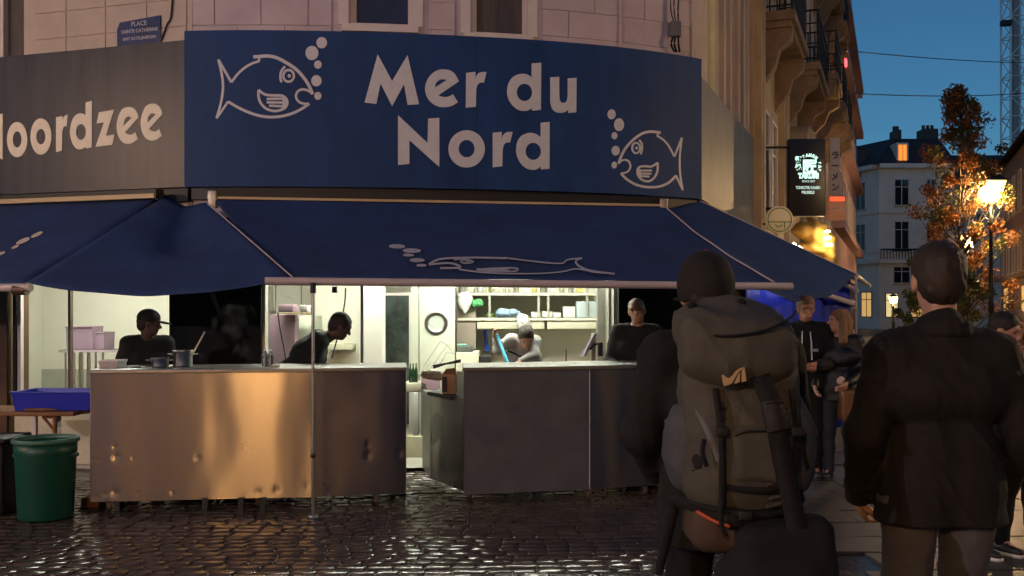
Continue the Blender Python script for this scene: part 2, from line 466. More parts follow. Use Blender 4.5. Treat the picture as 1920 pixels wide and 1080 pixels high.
WINX = [(-1.56, -.96), (-.40, .15)]
up = MB()
for a, b_ in ((XL + .02, WINX[0][0]), (WINX[0][1], WINX[1][0]), (WINX[1][1], XR - .02)): curve_strip(up, a, b_, 2.45, 9.2, .14, .3)
for a, b_ in WINX: curve_strip(up, a, b_, 2.45, 4.24, .14, .3); curve_strip(up, a, b_, 6.2, 9.2, .14, .3)
up.build('upper_wall', m_stucco, bld)
lw = MB()
FL.box(lw, 0, 1.98, -.45, -.12, 2.45, 9.2); FL.box(lw, 1.98, 2.9, -.45, -.12, 2.45, 4.10); FL.box(lw, 1.98, 2.9, -.45, -.12, 6.1, 9.2); FL.box(lw, 2.9, 7, -.45, -.12, 2.45, 9.2)
lw.build('upper_wall', m_stucco2, bld)
rw = MB()
FR.box(rw, 0, .95, -.45, -.1, 2.45, 9.2); FR.box(rw, .95, 1.45, -.45, -.1, 2.45, 2.9); FR.box(rw, 1.45, 4.1, -.45, -.1, 2.45, 9.2); FR.box(rw, .95, 1.45, -.45, -.1, 8.2, 9.2)
rw.build('upper_wall', m_stucco2, bld)
# lit tall stair window of the side wall
lt = MB(); FR.box(lt, .95, 1.45, -.3, -.27, 2.9, 8.2); sw = lt.build('stair_window', emis('lit_blind', (.80, .78, .34), .55), bld)
fr = MB()
for t0, t1 in ((.95, .985), (1.415, 1.45)): FR.box(fr, t0, t1, -.268, -.2, 2.9, 8.2)
for z in (4.9, 6.9): FR.box(fr, .985, 1.415, -.268, -.22, z, z + .05)
fr.build('frame', m_trim, sw)
for t in (1.75, 2.25, 2.95, 3.45, 3.85):
    pl = MB(); FR.box(pl, t, t + .16, -.098, -.04, 2.9, 9.2); pl.build('pilaster', m_stucco2, bld)
for t in (2.48, 3.18):
    pw = MB(); FR.box(pw, t, t + .28, -.098, -.085, 4.0, 6.4); o = pw.build('window', m_glass_dark, bld)
# scored ashlar facing above the sign: each block its own piece
def block(name, fn, m):
    b = MB(); fn(b); return b.build(name, m, bld, bevel=.004)
for c in range(5):
    z0 = 4.02 + c * .262
    for a, b_ in ((XL + .03, -1.72), (-.80, -.55), (.30, XR - .1)):
        n = max(1, round((b_ - a) / .46)); wd = (b_ - a) / n
        offs = 0 if (c % 2 == 0 or n == 1) else .5
        es = sorted({a, b_, *[a + wd * (i + offs) for i in range(0, n + 1) if a + .08 < a + wd * (i + offs) < b_ - .08]})
        for x0, x1 in zip(es[:-1], es[1:]):
            block('ashlar_block', lambda bb: curve_strip(bb, x0 + .004, x1 - .004, z0 + .004, z0 + .258, .126, .013, 2), m_stucco)
    for t0, t1 in ((.05, .5), (.5, .98), (.98, 1.45), (1.45, 1.84)):
        block('ashlar_block', lambda bb: FL.box(bb, t0 + .004, t1 - .004, -.119, -.106, z0 + .004, z0 + .258), m_stucco2)
# upper windows
def win_curve(x0, x1, z0, z1, pane_m):
    b = MB(); curve_strip(b, x0 + .05, x1 - .05, z0 + .04, z1, .27, .02, 3); w_ = b.build('window', pane_m, bld)
    f = MB(); curve_strip(f, x0, x0 + .05, z0, z1, .2, .14, 1); curve_strip(f, x1 - .05, x1, z0, z1, .2, .14, 1); curve_strip(f, x0 + .05, x1 - .05, z0, z0 + .04, .2, .14, 2)
    f.build('frame', m_trim, w_)
    s = MB(); curve_strip(s, x0 - .06, x1 + .06, z0 - .07, z0 - .002, .07, .2, 3); s.build('sill', m_trim, w_)
    j = MB(); curve_strip(j, x0 - .10, x0 - .004, z0, z1 + .1, .118, .02, 1); curve_strip(j, x1 + .004, x1 + .10, z0, z1 + .1, .118, .02, 1); j.build('surround', m_trim, w_)
win_curve(*WINX[0], 4.30, 6.2, mat('window_glass_blue', (.02, .04, .10), .08, var=.3, vs=3, spec=.9))
win_curve(*WINX[1], 4.26, 6.2, m_curtain)
b = MB(); FL.box(b, 2.0, 2.9, -.3, -.28, 4.14, 6.1); w_ = b.build('window', m_curtain, bld)
b = MB(); FL.box(b, 1.98, 2.04, -.32, -.2, 4.1, 6.1); FL.box(b, 2.32, 2.37, -.27, -.2, 4.16, 6.1); FL.box(b, 2.04, 2.9, -.27, -.2, 4.1, 4.16); b.build('frame', m_trim, w_)
b = MB(); FL.box(b, 1.9, 3.0, -.2, -.04, 4.04, 4.097); b.build('sill', m_stucco2, w_)
b = MB(); curve_strip(b, XL, XR, 9.2, 9.6, -.1, .6); FL.box(b, 0, 7, -.45, .12, 9.22, 9.6); FR.box(b, 0.3, 4.1, -.45, .12, 9.22, 9.6); b.build('cornice', m_stucco, bld)

# ground floor: piers, plinth, lintel, room
OX0, OX1 = XP(486, 9.4) , XP(1157, 9.98)
b = MB(); curve_strip(b, XL, OX0, 0, 2.449, .10, .32); FL.box(b, 0, .24, -.42, -.10, 0, 2.449); b.build('corner_pier', m_darkpier, bld)
b = MB(); curve_strip(b, OX1 + .03, XR - .03, 0, 2.449, .10, .32); b.build('corner_pier', m_darkpier, bld)
b = MB(); curve_strip(b, XP(868, 9.7), OX1 + .028, 0, .38, .12, .25); b.build('plinth', m_plinth, bld)
b = MB(); FL.box(b, .242, 2.1, -.37, -.12, 0, .55); b.build('plinth', m_plinth, bld)
b = MB(); FR.box(b, .05, 4.1, -.42, -.1, 0, 2.449); b.build('side_wall', m_darkpier, bld)
b = MB(); FL.box(b, 2.2, 7, -.42, -.12, 0, 2.449); b.build('side_wall', mat('brown_shop_door', (.10, .055, .03), .5, var=.25), bld)
b = MB(); b.add([(-7.6, 13.2, .04), (-7.6, 11.0, .04), (-5.2, 10.1, .04), (XL, 9.55, .04), (-1.8, 9.52, .04), (0, 9.8, .04), (1.95, 10.6, .04), (3, 13.2, .04)], [tuple(range(8))]); b.build('floor', m_floor, bld)
b = MB(); b.add([(-7.6, 13.2, 2.44), (-7.6, 11.2, 2.44), (-5.2, 10.35, 2.44), (XL, 9.72, 2.44), (-1.8, 9.7, 2.44), (0, 9.98, 2.44), (2.0, 10.8, 2.44), (3, 13.2, 2.44)], [tuple(reversed(range(8)))]); b.build('ceiling', m_cream, bld)
b = MB(); b.box((-7.6, 11.7, .04), (2.3, 11.85, 2.44)); b.build('back_wall', m_cream, bld)
b = MB(); b.box((-2.95, 9.75, .04), (-2.8, 11.7, 2.44)); b.build('partition', m_cream, bld)
b = MB(); b.box((-7.6, 11.66, .04), (-2.95, 11.699, .87)); b.build('dado', m_creamtile, bld)
b = MB(); b.add([(-5.6, 10.25, .04), (-5.5, 10.25, .04), (-5.5, 11.7, .04), (-5.6, 11.7, .04), (-5.6, 10.25, 2.44), (-5.5, 10.25, 2.44), (-5.5, 11.7, 2.44), (-5.6, 11.7, 2.44)], [(0, 1, 5, 4), (1, 2, 6, 5), (3, 0, 4, 7)]); b.build('partition', m_cream, bld)
b = MB(); b.box((1.32, 10.35, .04), (1.45, 11.7, 2.44)); b.build('partition', m_cream, bld)
m_alu = mat('aluminium_frame', (.66, .64, .58), .4, metal=.3, var=.05)
def fpost(x0, x1, m, off=.14, th=.12, z1=2.44): 
    b = MB(); curve_strip(b, x0, x1, .382, z1, off, th, 1); return b.build('frame_post', m, bld)
fpost(OX0 + .003, OX0 + .03, m_alu)
fpost(XP(1121, 10.4), XP(1137, 10.4), m_alu, .55, .06); fpost(XP(1142, 10.3), XP(1148, 10.3), m_alu, .42, .06); fpost(XP(1152, 10.2), XP(1156, 10.2), m_alu, .30, .05)
q = MB(); q.box((XP(678, 10.35), 10.35, .04), (XP(717, 10.35), 10.6, 2.44)); q.build('partition', m_cream, bld); fpost(XP(672, 9.5), XP(677, 9.5), mat('grey_frame', (.38, .36, .33), .5), .2, .04)
b = MB(); curve_strip(b, XP(868, 9.7), OX1, .381, .42, .13, .30); b.build('sill', m_alu, bld)
for t0, t1, m_ in ((2.06, 2.10, m_trim), (2.12, 2.16, m_black), (1.445, 1.475, mat('bronze_post', (.16, .12, .09), .5)), (.243, .265, m_trim)):
    b = MB(); FL.box(b, t0, t1, -.20, -.16, .551, 2.44); b.build('frame_post', m_, bld)
b = MB(); FL.box(b, .266, 1.438, -.3, -.12, .551, .60); FL.box(b, 1.477, 2.058, -.3, -.12, .551, .60); b.build('sill', m_alu, bld)

# ------------------------------------------------------------------ kitchen ceiling lamps
def tube_lamp(x, y, L_, rz, s, label, sz=.12):
    t = thing('ceiling_lamp', label, 'lamp', (x, y, 2.44), rz, 'fluorescent ceiling lamps of the kitchen', local=True)
    b = MB(); b.bbox((-L_ / 2, -.09, -.05), (L_ / 2, .09, -.001), .01); b.build('housing', m_trim, t)
    b = MB(); b.bbox((-L_ / 2 + .03, -sz / 2, -.075), (L_ / 2 - .03, sz / 2, -.052), .008); b.build('diffuser', emis('tube_light', (.98, 1, .82), s), t)
LAMP = 95
tube_lamp(-1.9, 10.0, 1.2, .1, LAMP, 'ceiling lamp above the hunched vendor\'s end of the kitchen')
tube_lamp(-.6, 10.1, 1.2, .15, LAMP, 'ceiling lamp above the door with the round porthole')
tube_lamp(.55, 10.3, 1.2, .2, LAMP, 'ceiling lamp above the man cleaning the kitchen')
tube_lamp(-4.2, 10.35, 1.3, -.3, LAMP, 'ceiling lamp in the room behind the blue tub')

# ------------------------------------------------------------------ signs
sg = thing('shop_sign', 'large curved navy sign with white letters and two fish outlines', 'sign', (-.5, 9.5, 2.73))
ZB, ZT = 2.73, 4.20
b = MB(); curve_strip(b, XL, -.345, ZB, ZT, 0, .10); curve_strip(b, -.342, XR, ZB, ZT, 0, .10); b.build('panel', m_navy, sg)
def on_sign(px, py, h=0):
    Y = 9.6
    for _ in range(12): Y = fy(XP(px, Y))
    p = P(px, py, Y); x = p.x; s = (fy(x + .01) - fy(x - .01)) / .02
    return p + Vector((s, -1, 0)).normalized() * (h + .002)
def zoomfn(x0, y0, s, base): return lambda x, y, h=0: base(x0 + x / s, y0 + y / s, h)
mc = zoomfn(660, 80, 4.153, on_sign)
GL = {
 'M': [[(200, 92), (312, 300), (432, 97), (522, 480), (433, 486), (405, 325), (312, 495), (222, 318), (190, 478), (98, 467)]],
 'e': [smoothpoly([(832, 302), (800, 245), (760, 217), (710, 209), (660, 218), (610, 255), (580, 305), (568, 357), (580, 415), (610, 460), (655, 492), (710, 504), (770, 495), (825, 465)]) + smoothpoly([(785, 402), (765, 415), (735, 424), (700, 422), (672, 411)]), smoothpoly([(645, 352), (653, 318), (672, 297), (700, 286), (738, 291)])],
 'r': [[(888, 237), (962, 228), (960, 275)] + smoothpoly([(962, 272), (975, 247), (1000, 232), (1047, 228)]) + [(1027, 313)] + smoothpoly([(1023, 313), (1000, 312), (977, 330), (966, 370)]) + [(965, 500), (885, 507)]],
 'd': [[(1398, 163), (1472, 158), (1470, 525), (1402, 530)] + smoothpoly([(1400, 510), (1370, 528), (1335, 532), (1290, 522), (1245, 485), (1215, 435), (1206, 380), (1215, 325), (1245, 275), (1290, 250), (1335, 243), (1370, 252), (1397, 272)]), ell2d(1342, 388, 60, 68)],
 'u': [[(1542, 272), (1612, 267), (1612, 400)] + smoothpoly([(1613, 415), (1620, 455), (1645, 470), (1670, 455), (1678, 410)]) + [(1678, 280), (1747, 275), (1745, 543), (1683, 548)] + smoothpoly([(1683, 522), (1660, 540), (1625, 548), (1585, 540), (1555, 510), (1542, 460)])],
 'N': [[(358, 565), (588, 782), (592, 592), (679, 586), (680, 970), (447, 760), (447, 945), (358, 953)]],
 'o': [ell2d(892, 828, 142, 145, 40), ell2d(892, 826, 62, 68)],
 'r2': [[(1095, 703), (1165, 695), (1163, 745)] + smoothpoly([(1165, 742), (1180, 716), (1205, 698), (1250, 695)]) + [(1230, 778)] + smoothpoly([(1226, 778), (1203, 779), (1182, 797), (1172, 840)]) + [(1170, 963), (1095, 972)]],
 'd2': [[(1468, 625), (1538, 618), (1536, 982), (1470, 988)] + smoothpoly([(1468, 962), (1440, 985), (1400, 990), (1350, 975), (1305, 930), (1280, 870), (1278, 820), (1290, 765), (1320, 725), (1370, 705), (1410, 705), (1445, 720), (1467, 740)]), ell2d(1410, 847, 60, 67)],
}
for k, loops in GL.items(): raised('letter', [(p[0], p[1]) for p in loops[0]], [[(p[0], p[1]) for p in l] for l in loops[1:]], mc, .006, m_white, sg)

def draw_fish(mapf, d, parent, m, k=1.):
    b = MB()
    for pts, wd in d['strokes']:
        stroke(b, smoothpoly([(*p, 0) for p in pts], n=5) if len(pts) > 2 else [Vector((*p, 0)) for p in pts], wd, mapf, .005)
    fo = b.build('fish_outline', m, parent)
    for (cx, cy, rx, ry) in d['bubbles']: raised('bubble', ell2d(cx, cy, rx, ry), [], mapf, .006, m, parent)
    if 'eye' in d:
        cx, cy, rx, ry, wd = d['eye']
        raised('eye', ell2d(cx, cy, rx + wd / 2, ry + wd / 2), [ell2d(cx, cy, rx - wd / 2, ry - wd / 2)], mapf, .007, m, fo)
        raised('pupil', ell2d(cx + rx * .12, cy, rx * .30, ry * .30), [], mapf, .007, m, fo)
    return fo
fishL = dict(strokes=[
  ([(570, 280), (640, 277), (740, 272), (830, 290), (930, 340), (1040, 412), (1120, 492), (1190, 592), (1238, 700)], 36),
  ([(1238, 700), (1190, 662), (1130, 647), (1080, 662), (1052, 705), (1057, 752), (1090, 790), (1140, 808), (1200, 808)], 26),
  ([(1200, 808), (1110, 868), (1000, 920), (880, 950), (760, 958), (640, 943), (520, 905), (400, 850), (290, 785)], 30),
  ([(290, 782), (158, 972)], 24), ([(158, 972), (200, 830), (225, 700), (230, 580), (212, 450), (178, 312)], 27), ([(178, 312), (325, 567)], 28),
  ([(325, 567), (400, 470), (480, 400), (560, 355), (640, 328)], 26), ([(640, 330), (630, 282)], 24),
  ([(928, 388), (885, 445), (876, 515), (888, 568)], 26),
  ([(630, 652), (700, 703), (800, 715), (895, 718), (948, 765), (945, 830), (895, 872), (810, 890), (720, 865), (660, 808), (632, 740), (630, 652)], 28),
  ([(722, 755), (930, 750)], 26), ([(722, 793), (945, 795)], 26), ([(748, 830), (925, 838)], 26), ([(905, 742), (930, 790), (905, 845)], 44)],
  bubbles=[(1340, 122, 60, 63), (1230, 238, 73, 80), (1297, 368, 42, 45), (1280, 550, 58, 62), (1297, 720, 40, 44)], eye=(968, 495, 60, 66, 26))
fishR = dict(strokes=[
  ([(672, 336), (610, 326), (540, 326), (470, 347), (390, 402), (320, 472), (268, 552), (222, 665)], 27),
  ([(222, 665), (258, 632), (300, 625), (335, 645), (350, 690), (335, 735), (300, 760), (248, 768)], 20),
  ([(248, 768), (310, 830), (390, 880), (480, 908), (570, 916), (660, 908), (740, 878), (790, 840), (835, 793)], 25),
  ([(835, 790), (908, 948)], 20), ([(908, 948), (885, 820), (875, 700), (877, 570), (898, 388)], 18), ([(898, 388), (818, 590)], 20),
  ([(818, 590), (760, 480), (700, 410), (633, 368)], 19), ([(636, 370), (645, 340)], 18),
  ([(443, 412), (470, 450), (474, 510), (460, 566)], 19),
  ([(640, 655), (638, 740), (608, 808), (555, 850), (490, 845), (438, 800), (424, 745), (445, 702), (505, 692), (575, 695), (640, 655)], 22),
  ([(448, 740), (578, 738)], 20), ([(448, 770), (572, 772)], 20), ([(462, 798), (552, 802)], 20), ([(455, 725), (440, 765), (462, 815)], 34)],
  bubbles=[(149, 140, 43, 53), (229, 250, 52, 68), (180, 367, 31, 38), (193, 527, 43, 52), (178, 680, 28, 36)], eye=(410, 498, 42, 55, 20))
draw_fish(zoomfn(380, 60, 6, on_sign), fishL, sg, m_white); draw_fish(zoomfn(1120, 190, 5.685, on_sign), fishR, sg, m_white)

# left sign
sl = thing('shop_sign', 'grey metallic side sign with cream letters left of the navy sign', 'sign', tuple(FL.p(2, 0, ZB)))
b = MB(); FL.box(b, .0, 6, -.10, -.004, ZB, 4.115); o = b.build('panel', m_greysign, sl)
_p0, _n0 = FL.p(0, .0, 3), FL.n.copy()
def on_left(px, py, h=0): return hit(px, py, _p0, _n0) + _n0 * (h - .003)
ml = zoomfn(0, 80, 3.483, on_left)
def e_at(dx, dy):
    A = smoothpoly([(905, 487), (892, 452), (870, 428), (838, 420), (800, 435), (775, 480), (763, 540), (770, 600), (795, 645), (830, 662), (865, 655), (900, 630)]) + smoothpoly([(884, 585), (862, 600), (840, 600), (818, 586)])
    H_ = smoothpoly([(806, 547), (812, 510), (830, 487), (848, 484), (860, 492)])
    f = lambda l: [(p[0] + dx, p[1] + dy) for p in l]
    return [f(A), f(H_)]
GLL = [
 [[(-240, 500), (-50, 640), (-50, 478), (18, 463), (18, 765), (-170, 640), (-170, 800), (-240, 815)]],
 [ell2d(113, 633, 66, 115, 36), ell2d(113, 632, 29, 53)], [ell2d(268, 613, 68, 119, 36), ell2d(268, 614, 30, 51)],
 [[(367, 487), (408, 480), (408, 510)] + smoothpoly([(409, 506), (420, 482), (443, 468)]) + [(437, 545)] + smoothpoly([(434, 545), (418, 550), (408, 580)]) + [(405, 705), (367, 715)]],
 [[(560, 392), (602, 378), (600, 683), (563, 692)] + smoothpoly([(560, 680), (530, 697), (500, 692), (475, 660), (460, 610), (458, 575), (468, 520), (490, 478), (520, 462), (545, 465), (559, 478)]), ell2d(530, 583, 32, 52)],
 [[(647, 455), (747, 437), (692, 608), (747, 600), (735, 668), (625, 680), (680, 520), (632, 527)]], e_at(0, 0), e_at(157, -22)]
for loops in GLL: raised('letter', [(p[0], p[1]) for p in loops[0]], [[(p[0], p[1]) for p in l] for l in loops[1:]], ml, .006, m_cream_letter, sl)
# right steel sign
sr = thing('shop_sign', 'plain brushed steel side sign receding along the side street', 'sign', tuple(FR.p(2, 0, ZB)))
for t0, t1 in ((.03, 2.3), (2.306, 4.35)):
    b = MB(); FR.box(b, t0, t1, -.08, -.004, ZB, 4.02); o = b.build('panel', mat('weathered_steel', (.21, .20, .17), .52, metal=.0, var=.22, vs=3, stretch=(2, 2, .35), rvar=.06, spec=.3), sr); add_uv(o, lambda c: (c.y, c.z))
# dark soffit under the signs
b = MB(); curve_strip(b, XL + .05, XR - .05, 2.62, 2.727, .06, .07); FL.box(b, 0, 6, -.118, -.05, 2.6, 2.727); FR.box(b, 0.1, 4.1, -.095, -.03, 2.6, 2.727); b.build('soffit', m_black, bld)

# street name plate
npt = thing('street_name_plate', 'small dark blue street name plate above the grey side sign', 'plate', tuple(FL.p(.5, 0, 4.1)))
def on_wall(px, py, h=0): return hit(px, py, FL.p(0, -.10, 3), FL.n) + FL.n * h
pl = [(221, 88), (221, 56), (226, 43), (302, 29), (302, 88)]
b = MB(); b.prism([on_wall(*p, .012) for p in pl], -FL.n * .010); b.build('plate', mat('enamel_blue', (.02, .035, .12), .3, var=.3, vs=8), npt)
c0 = on_wall(262, 46, .014); ri = -FL.d
m_nl = mat('enamel_white', (.40, .40, .44), .5)
for txt, px, py, sz in (('PLACE', 262, 45, .062), ('SAINTE CATHERINE', 263, 58, .047), ('SINT KATELIJNEPLEIN', 263, 72, .040)):
    text_mesh(txt, 'lettering', m_nl, npt, face_matrix(on_wall(px, py, .0135), ri, FL.n), sz, .001)

# ------------------------------------------------------------------ awnings
def grid_cloth(fn, nu, nv, name, m, parent, th=.004):
    v = [fn(i / nu, j / nv) for j in range(nv + 1) for i in range(nu + 1)]
    f = [(j * (nu + 1) + i, j * (nu + 1) + i + 1, (j + 1) * (nu + 1) + i + 1, (j + 1) * (nu + 1) + i) for j in range(nv) for i in range(nu)]
    b = MB(); b.add(v, f, True); o = b.build(name, m, parent); s = o.modifiers.new('solid', 'SOLIDIFY'); s.thickness = th; return o
def rip(p, a=.006, s=3.): return a * mnoise.noise(Vector(p) * s)
A1, A2 = P(400, 378, 9.20), P(1244, 392, 9.85)
B1, B2 = P(497, 527, 7.55), P(1485, 537, 8.2)
bar_at = lambda px: B1.lerp(B2, ((px - CX) / FPX * B1.y - B1.x) / ((B2.x - B1.x) - (px - CX) / FPX * (B2.y - B1.y)))
C1, C2 = bar_at(548), bar_at(1452)
aw = thing('awning', 'long navy awning with a stretched fish print over the serving counters', 'awning', (-.3, 9.5, 2.6))
def cl(u, v):
    p = A1.lerp(A2, u).lerp(C1.lerp(C2, u), v) + Vector((0, 0, .03 - .05 * math.sin(math.pi * v))); p.z += rip(p, .014, 1.6) + .006 * math.sin(p.x * 26 + 2 * math.sin(p.x * 3)) * v * (1 - v) * 2; return p
grid_cloth(cl, 120, 24, 'canopy', m_awn, aw)
def rod(a, b_, r, name, m, parent, n=14): q = MB(); q.tube([a, b_], r, n); return q.build(name, m, parent)
rod(B1, B2, .031, 'front_bar', m_bar, aw)
q = MB(); q.tube([cl(1, j / 24) + Vector((0, -.002, .008)) for j in range(25)], .008, 6); q.build('edge_hem', m_bar, aw)
for u_ in (.13, .27, .41, .55, .69, .83):
    q = MB(); V_ = []
    for j in range(25):
        for du_ in (-.0016, .0016): V_.append(cl(u_ + du_, j / 24) + Vector((0, -.001, .0045)))
    q.add(V_, [(2 * j, 2 * j + 1, 2 * j + 3, 2 * j + 2) for j in range(24)], True); q.build('seam', m_awn, aw)
d12 = (A2 - A1).normalized(); nn = Vector((d12.y, -d12.x, 0))
def obox(name, a, b_, w0, w1, z0, z1, m, parent):
    """long box from a to b_, w0..w1 metres towards the viewer, z0..z1 about the line"""
    d = (b_ - a).normalized(); o_ = Vector((d.y, -d.x, 0)).normalized()
    if o_.y > 0: o_ = -o_
    q = MB(); V = []
    for e in (a, b_):
        for w_, z in ((w0, z0), (w1, z0), (w1, z1), (w0, z1)): V.append(e + o_ * w_ + Vector((0, 0, z)))
    q.add(V, [(0, 1, 2, 3), (7, 6, 5, 4), (0, 4, 5, 1), (1, 5, 6, 2), (2, 6, 7, 3), (3, 7, 4, 0)]); return q.build(name, m, parent, bevel=.003)
obox('cassette', A1 - d12 * .05, A2 + d12 * .05, -.07, .012, .035, .12, m_black, aw)
obox('rail', A1 - d12 * .04, A2 + d12 * .02, .013, .035, .022, .046, m_rail, aw)
for e in (A1, A2):
    q = MB(); q.bbox(tuple(e + Vector((-.04, -.05, -.06))), tuple(e + Vector((.04, .04, .10))), .01); q.build('bracket', mat('cast_bracket', (.38, .34, .28), .4, metal=.6, var=.1), aw)
_an = (A2 - A1).cross(C1 - A1).normalized()
if _an.z < 0: _an = -_an
def on_awn(px, py, h=0):
    p = hit(px, py, A1 + Vector((0, 0, .03)), _an)
    # follow the sag of the cloth
    L_ = (C1 - A1); v = max(0, min(1, (A1.z + .03 - p.z) / (A1.z - C1.z + .0)))
    q = p + Vector((0, 0, -.05 * math.sin(math.pi * v))); q.z += rip(q, .014, 1.6); return q + _an * (.010 + h * .5)
ma = zoomfn(340, 340, 2.133, on_awn)
fishA = dict(strokes=[
  ([(990, 325), (1030, 301), (1100, 293), (1200, 290), (1300, 291)], 9), ([(1290, 288), (1400, 303), (1515, 315), (1545, 298), (1602, 292)], 6),
  ([(1602, 292), (1578, 304), (1590, 330), (1640, 356), (1732, 374)], 8), ([(1732, 374), (1650, 362), (1580, 344), (1520, 357), (1420, 369), (1300, 372), (1200, 365), (1110, 349)], 6),
  ([(1035, 343), (1112, 341), (1098, 326), (1060, 319), (990, 326)], 8), ([(1180, 352), (1250, 345), (1330, 342), (1345, 350), (1325, 360), (1240, 360), (1180, 352)], 7), ([(1180, 351), (1260, 352), (1310, 352)], 9),
  ([(1090, 303), (1130, 298), (1170, 312)], 6)],
  bubbles=[(863, 243, 32, 9), (922, 261, 36, 10), (908, 282, 22, 6), (943, 306, 30, 9), (960, 330, 20, 6)], eye=(1142, 312, 24, 8, 6))
draw_fish(ma, fishA, aw, m_awnprint)

pole = thing('awning_pole', 'thin steel pole standing in front of the long warm steel counter', 'pole', (XP(587, 7.53), 7.53, 0))
pb = Vector((XP(587, 7.53), 7.53, 0)); ptop = bar_at(587) + Vector((0, -.0, -.03)); pt2 = Vector((pb.x, pb.y, ptop.z - .03))
rod(pb + Vector((0, 0, .0)), pt2, .0125, 'shaft', m_steel2, pole)
q = MB(); q.lathe(pb, [(.0, .46), (.019, .46), (.021, .475), (.019, .49), (.0, .49)], 12); q.build('collar', m_black, pole)
q = MB(); q.lathe(pb, [(.0, .028), (.04, .028), (.038, .0), (.0, .0)], 16); q.build('foot', m_steel2, pole)
q = MB(); q.tube([pt2 + Vector((0, 0, -.03)), pt2 + Vector((0, 0, .05))], .022, 10); q.build('clamp', m_black, pole)

# left awning
LA0, LA1 = P(292, 378, 9.26), None
LA1 = LA0 + FL.d * 3.4; LB0 = Vector((XP(46, 7.65), 7.65, ZP(539, 7.65))); LB1 = LB0 + FL.d * 3.4
al = thing('awning', 'navy awning under the grey side sign, cut by the left edge', 'awning', tuple(LA0))
def cll(u, v):
    p = LA0.lerp(LA1, u).lerp(LB0.lerp(LB1, u), v) + Vector((0, 0, .03 - .04 * math.sin(math.pi * v))); p.z += rip(p, .012, 1.6); return p
grid_cloth(cll, 20, 18, 'canopy', m_awn, al); rod(LB0 - FL.d * .06, LB1, .031, 'front_bar', m_bar, al)
obox('rail', LA0, LA1, .0, .03, .03, .075, m_rail, al); obox('cassette', LA0, LA1, -.12, -.003, .03, .12, m_black, al)
rod(LB0 + Vector((.02, 0, -.02)), LB0 + Vector((-.09, .02, -.02)), .04, 'end_cap', mat('bronze_cap', (.10, .07, .045), .4, metal=.5), al)
_ln = (LA1 - LA0).cross(LB0 - LA0).normalized()
if _ln.z < 0: _ln = -_ln
def on_lawn(px, py, h=0):
    p = hit(px, py, LA0 + Vector((0, 0, .03)), _ln); v = max(0, min(1, (LA0.z + .03 - p.z) / (LA0.z - LB0.z)))
    q = p + Vector((0, 0, -.04 * math.sin(math.pi * v))); q.z += rip(q, .012, 1.6); return q + _ln * (.007 + h * .5)
mla = zoomfn(0, 340, 3.556, on_lawn)
for cx, cy, rx, ry in ((248, 328, 42, 11), (155, 370, 50, 14), (103, 412, 27, 9), (5, 462, 33, 10)): raised('bubble', ell2d(cx, cy, rx, ry, rot=-.42), [], mla, .004, mat('awning_print_cream', (.7, .62, .5), .8), al)

# sagging corner cloths
def drape(name, label, l0, l1, r0, r1, sag, nu=30, nv=26, m=m_awn, edge=m_rail):
    t = thing(name, label, 'awning cloth', tuple(l0.lerp(r0, .5)))
    def fn(u, v):
        a, c_ = l0.lerp(l1, v), r0.lerp(r1, v); p = a.lerp(c_, u); k = 4 * u * (1 - u)
        return p + Vector((0, .0, -1)) * sag(u, v) * k + Vector((0, rip(p, .03, 2.2), rip(p + Vector((9, 0, 0)), .02, 2.5))) * k
    grid_cloth(fn, nu, nv, 'cloth', m, t)
    q = MB(); q.tube([fn(1, j / 20) + Vector((0, -.004, .006)) for j in range(21)], .006, 6); q.build('hem', m_bar, t)
    return t
def sagL(u, v): return .12 * v + .15 * math.exp(-((v - .30) / .28) ** 2) * math.exp(-((u - .55) / .32) ** 2)
drape('corner_cloth', 'sagging navy cloth joining the left and the long awning', P(305, 372, 9.25), LB0 + Vector((.02, -.01, .035)), P(388, 381, 9.21), C1 + Vector((0, -.005, .03)), sagL)
D0, Cc = P(1313, 378, 10.42), P(1605, 514, 10.8)
drape('corner_cloth', 'dark blue cloth stretched from the long awning to the side street pole', P(1238, 394, 9.88), C2 + Vector((-.10, .03, -.005)), D0, Cc, lambda u, v: .20 * v * v, nu=26)
aw_r = thing('awning', 'navy awning along the side street behind the stretched cloth', 'awning', tuple(D0))
E0, E1 = D0 + FR.d * 6, Cc + FR.d * 6
grid_cloth(lambda u, v: D0.lerp(E0, u).lerp(Cc.lerp(E1, u), v) + Vector((0, 0, -.04 * math.sin(math.pi * v) - .01)), 12, 8, 'canopy', m_awn, aw_r)
rod(Cc + Vector((0, 0, -.02)), E1, .03, 'front_bar', m_bar, aw_r)
pr = thing('awning_pole', 'thin pole at the outer corner of the side street awning', 'pole', (Cc.x, Cc.y, 0))
rod(Vector((Cc.x, Cc.y, .0)), Cc + Vector((0, 0, -.05)), .014, 'shaft', m_steel2, pr)
q = MB(); q.lathe((Cc.x, Cc.y, 0), [(0, .03), (.05, .03), (.05, 0), (0, 0)], 14); q.build('foot', m_steel2, pr)
# blue windbreak behind the guests
wb = thing('windbreak', 'bright blue hanging windbreak sheet behind the chatting couple', 'windbreak', (2.9, 11.1, 0))
W0, W1 = P(1392, 545, 10.9), P(1600, 545, 12.4)
def wbf(u, v):
    p = Vector((W0.x + (W1.x - W0.x) * u, W0.y + (W1.y - W0.y) * u, 1.80 * v + .05 + .10 * u)); p += Vector((.6, -.8, 0)) * (.035 * math.sin(u * 23) + .02 * math.sin(u * 47 + 1)) ; return p
grid_cloth(wbf, 60, 8, 'sheet', mat('blue_tarp', (.015, .03, .40), .6, var=.15, vs=3), wb)
T0, T1 = P(1536, 549, 11.7), P(1603, 571, 12.3)
rod(T0, T1, .035, 'rail', m_bar, wb); rod(P(1565, 522, 11.75), P(1606, 545, 12.3), .03, 'rail', m_bar, wb)

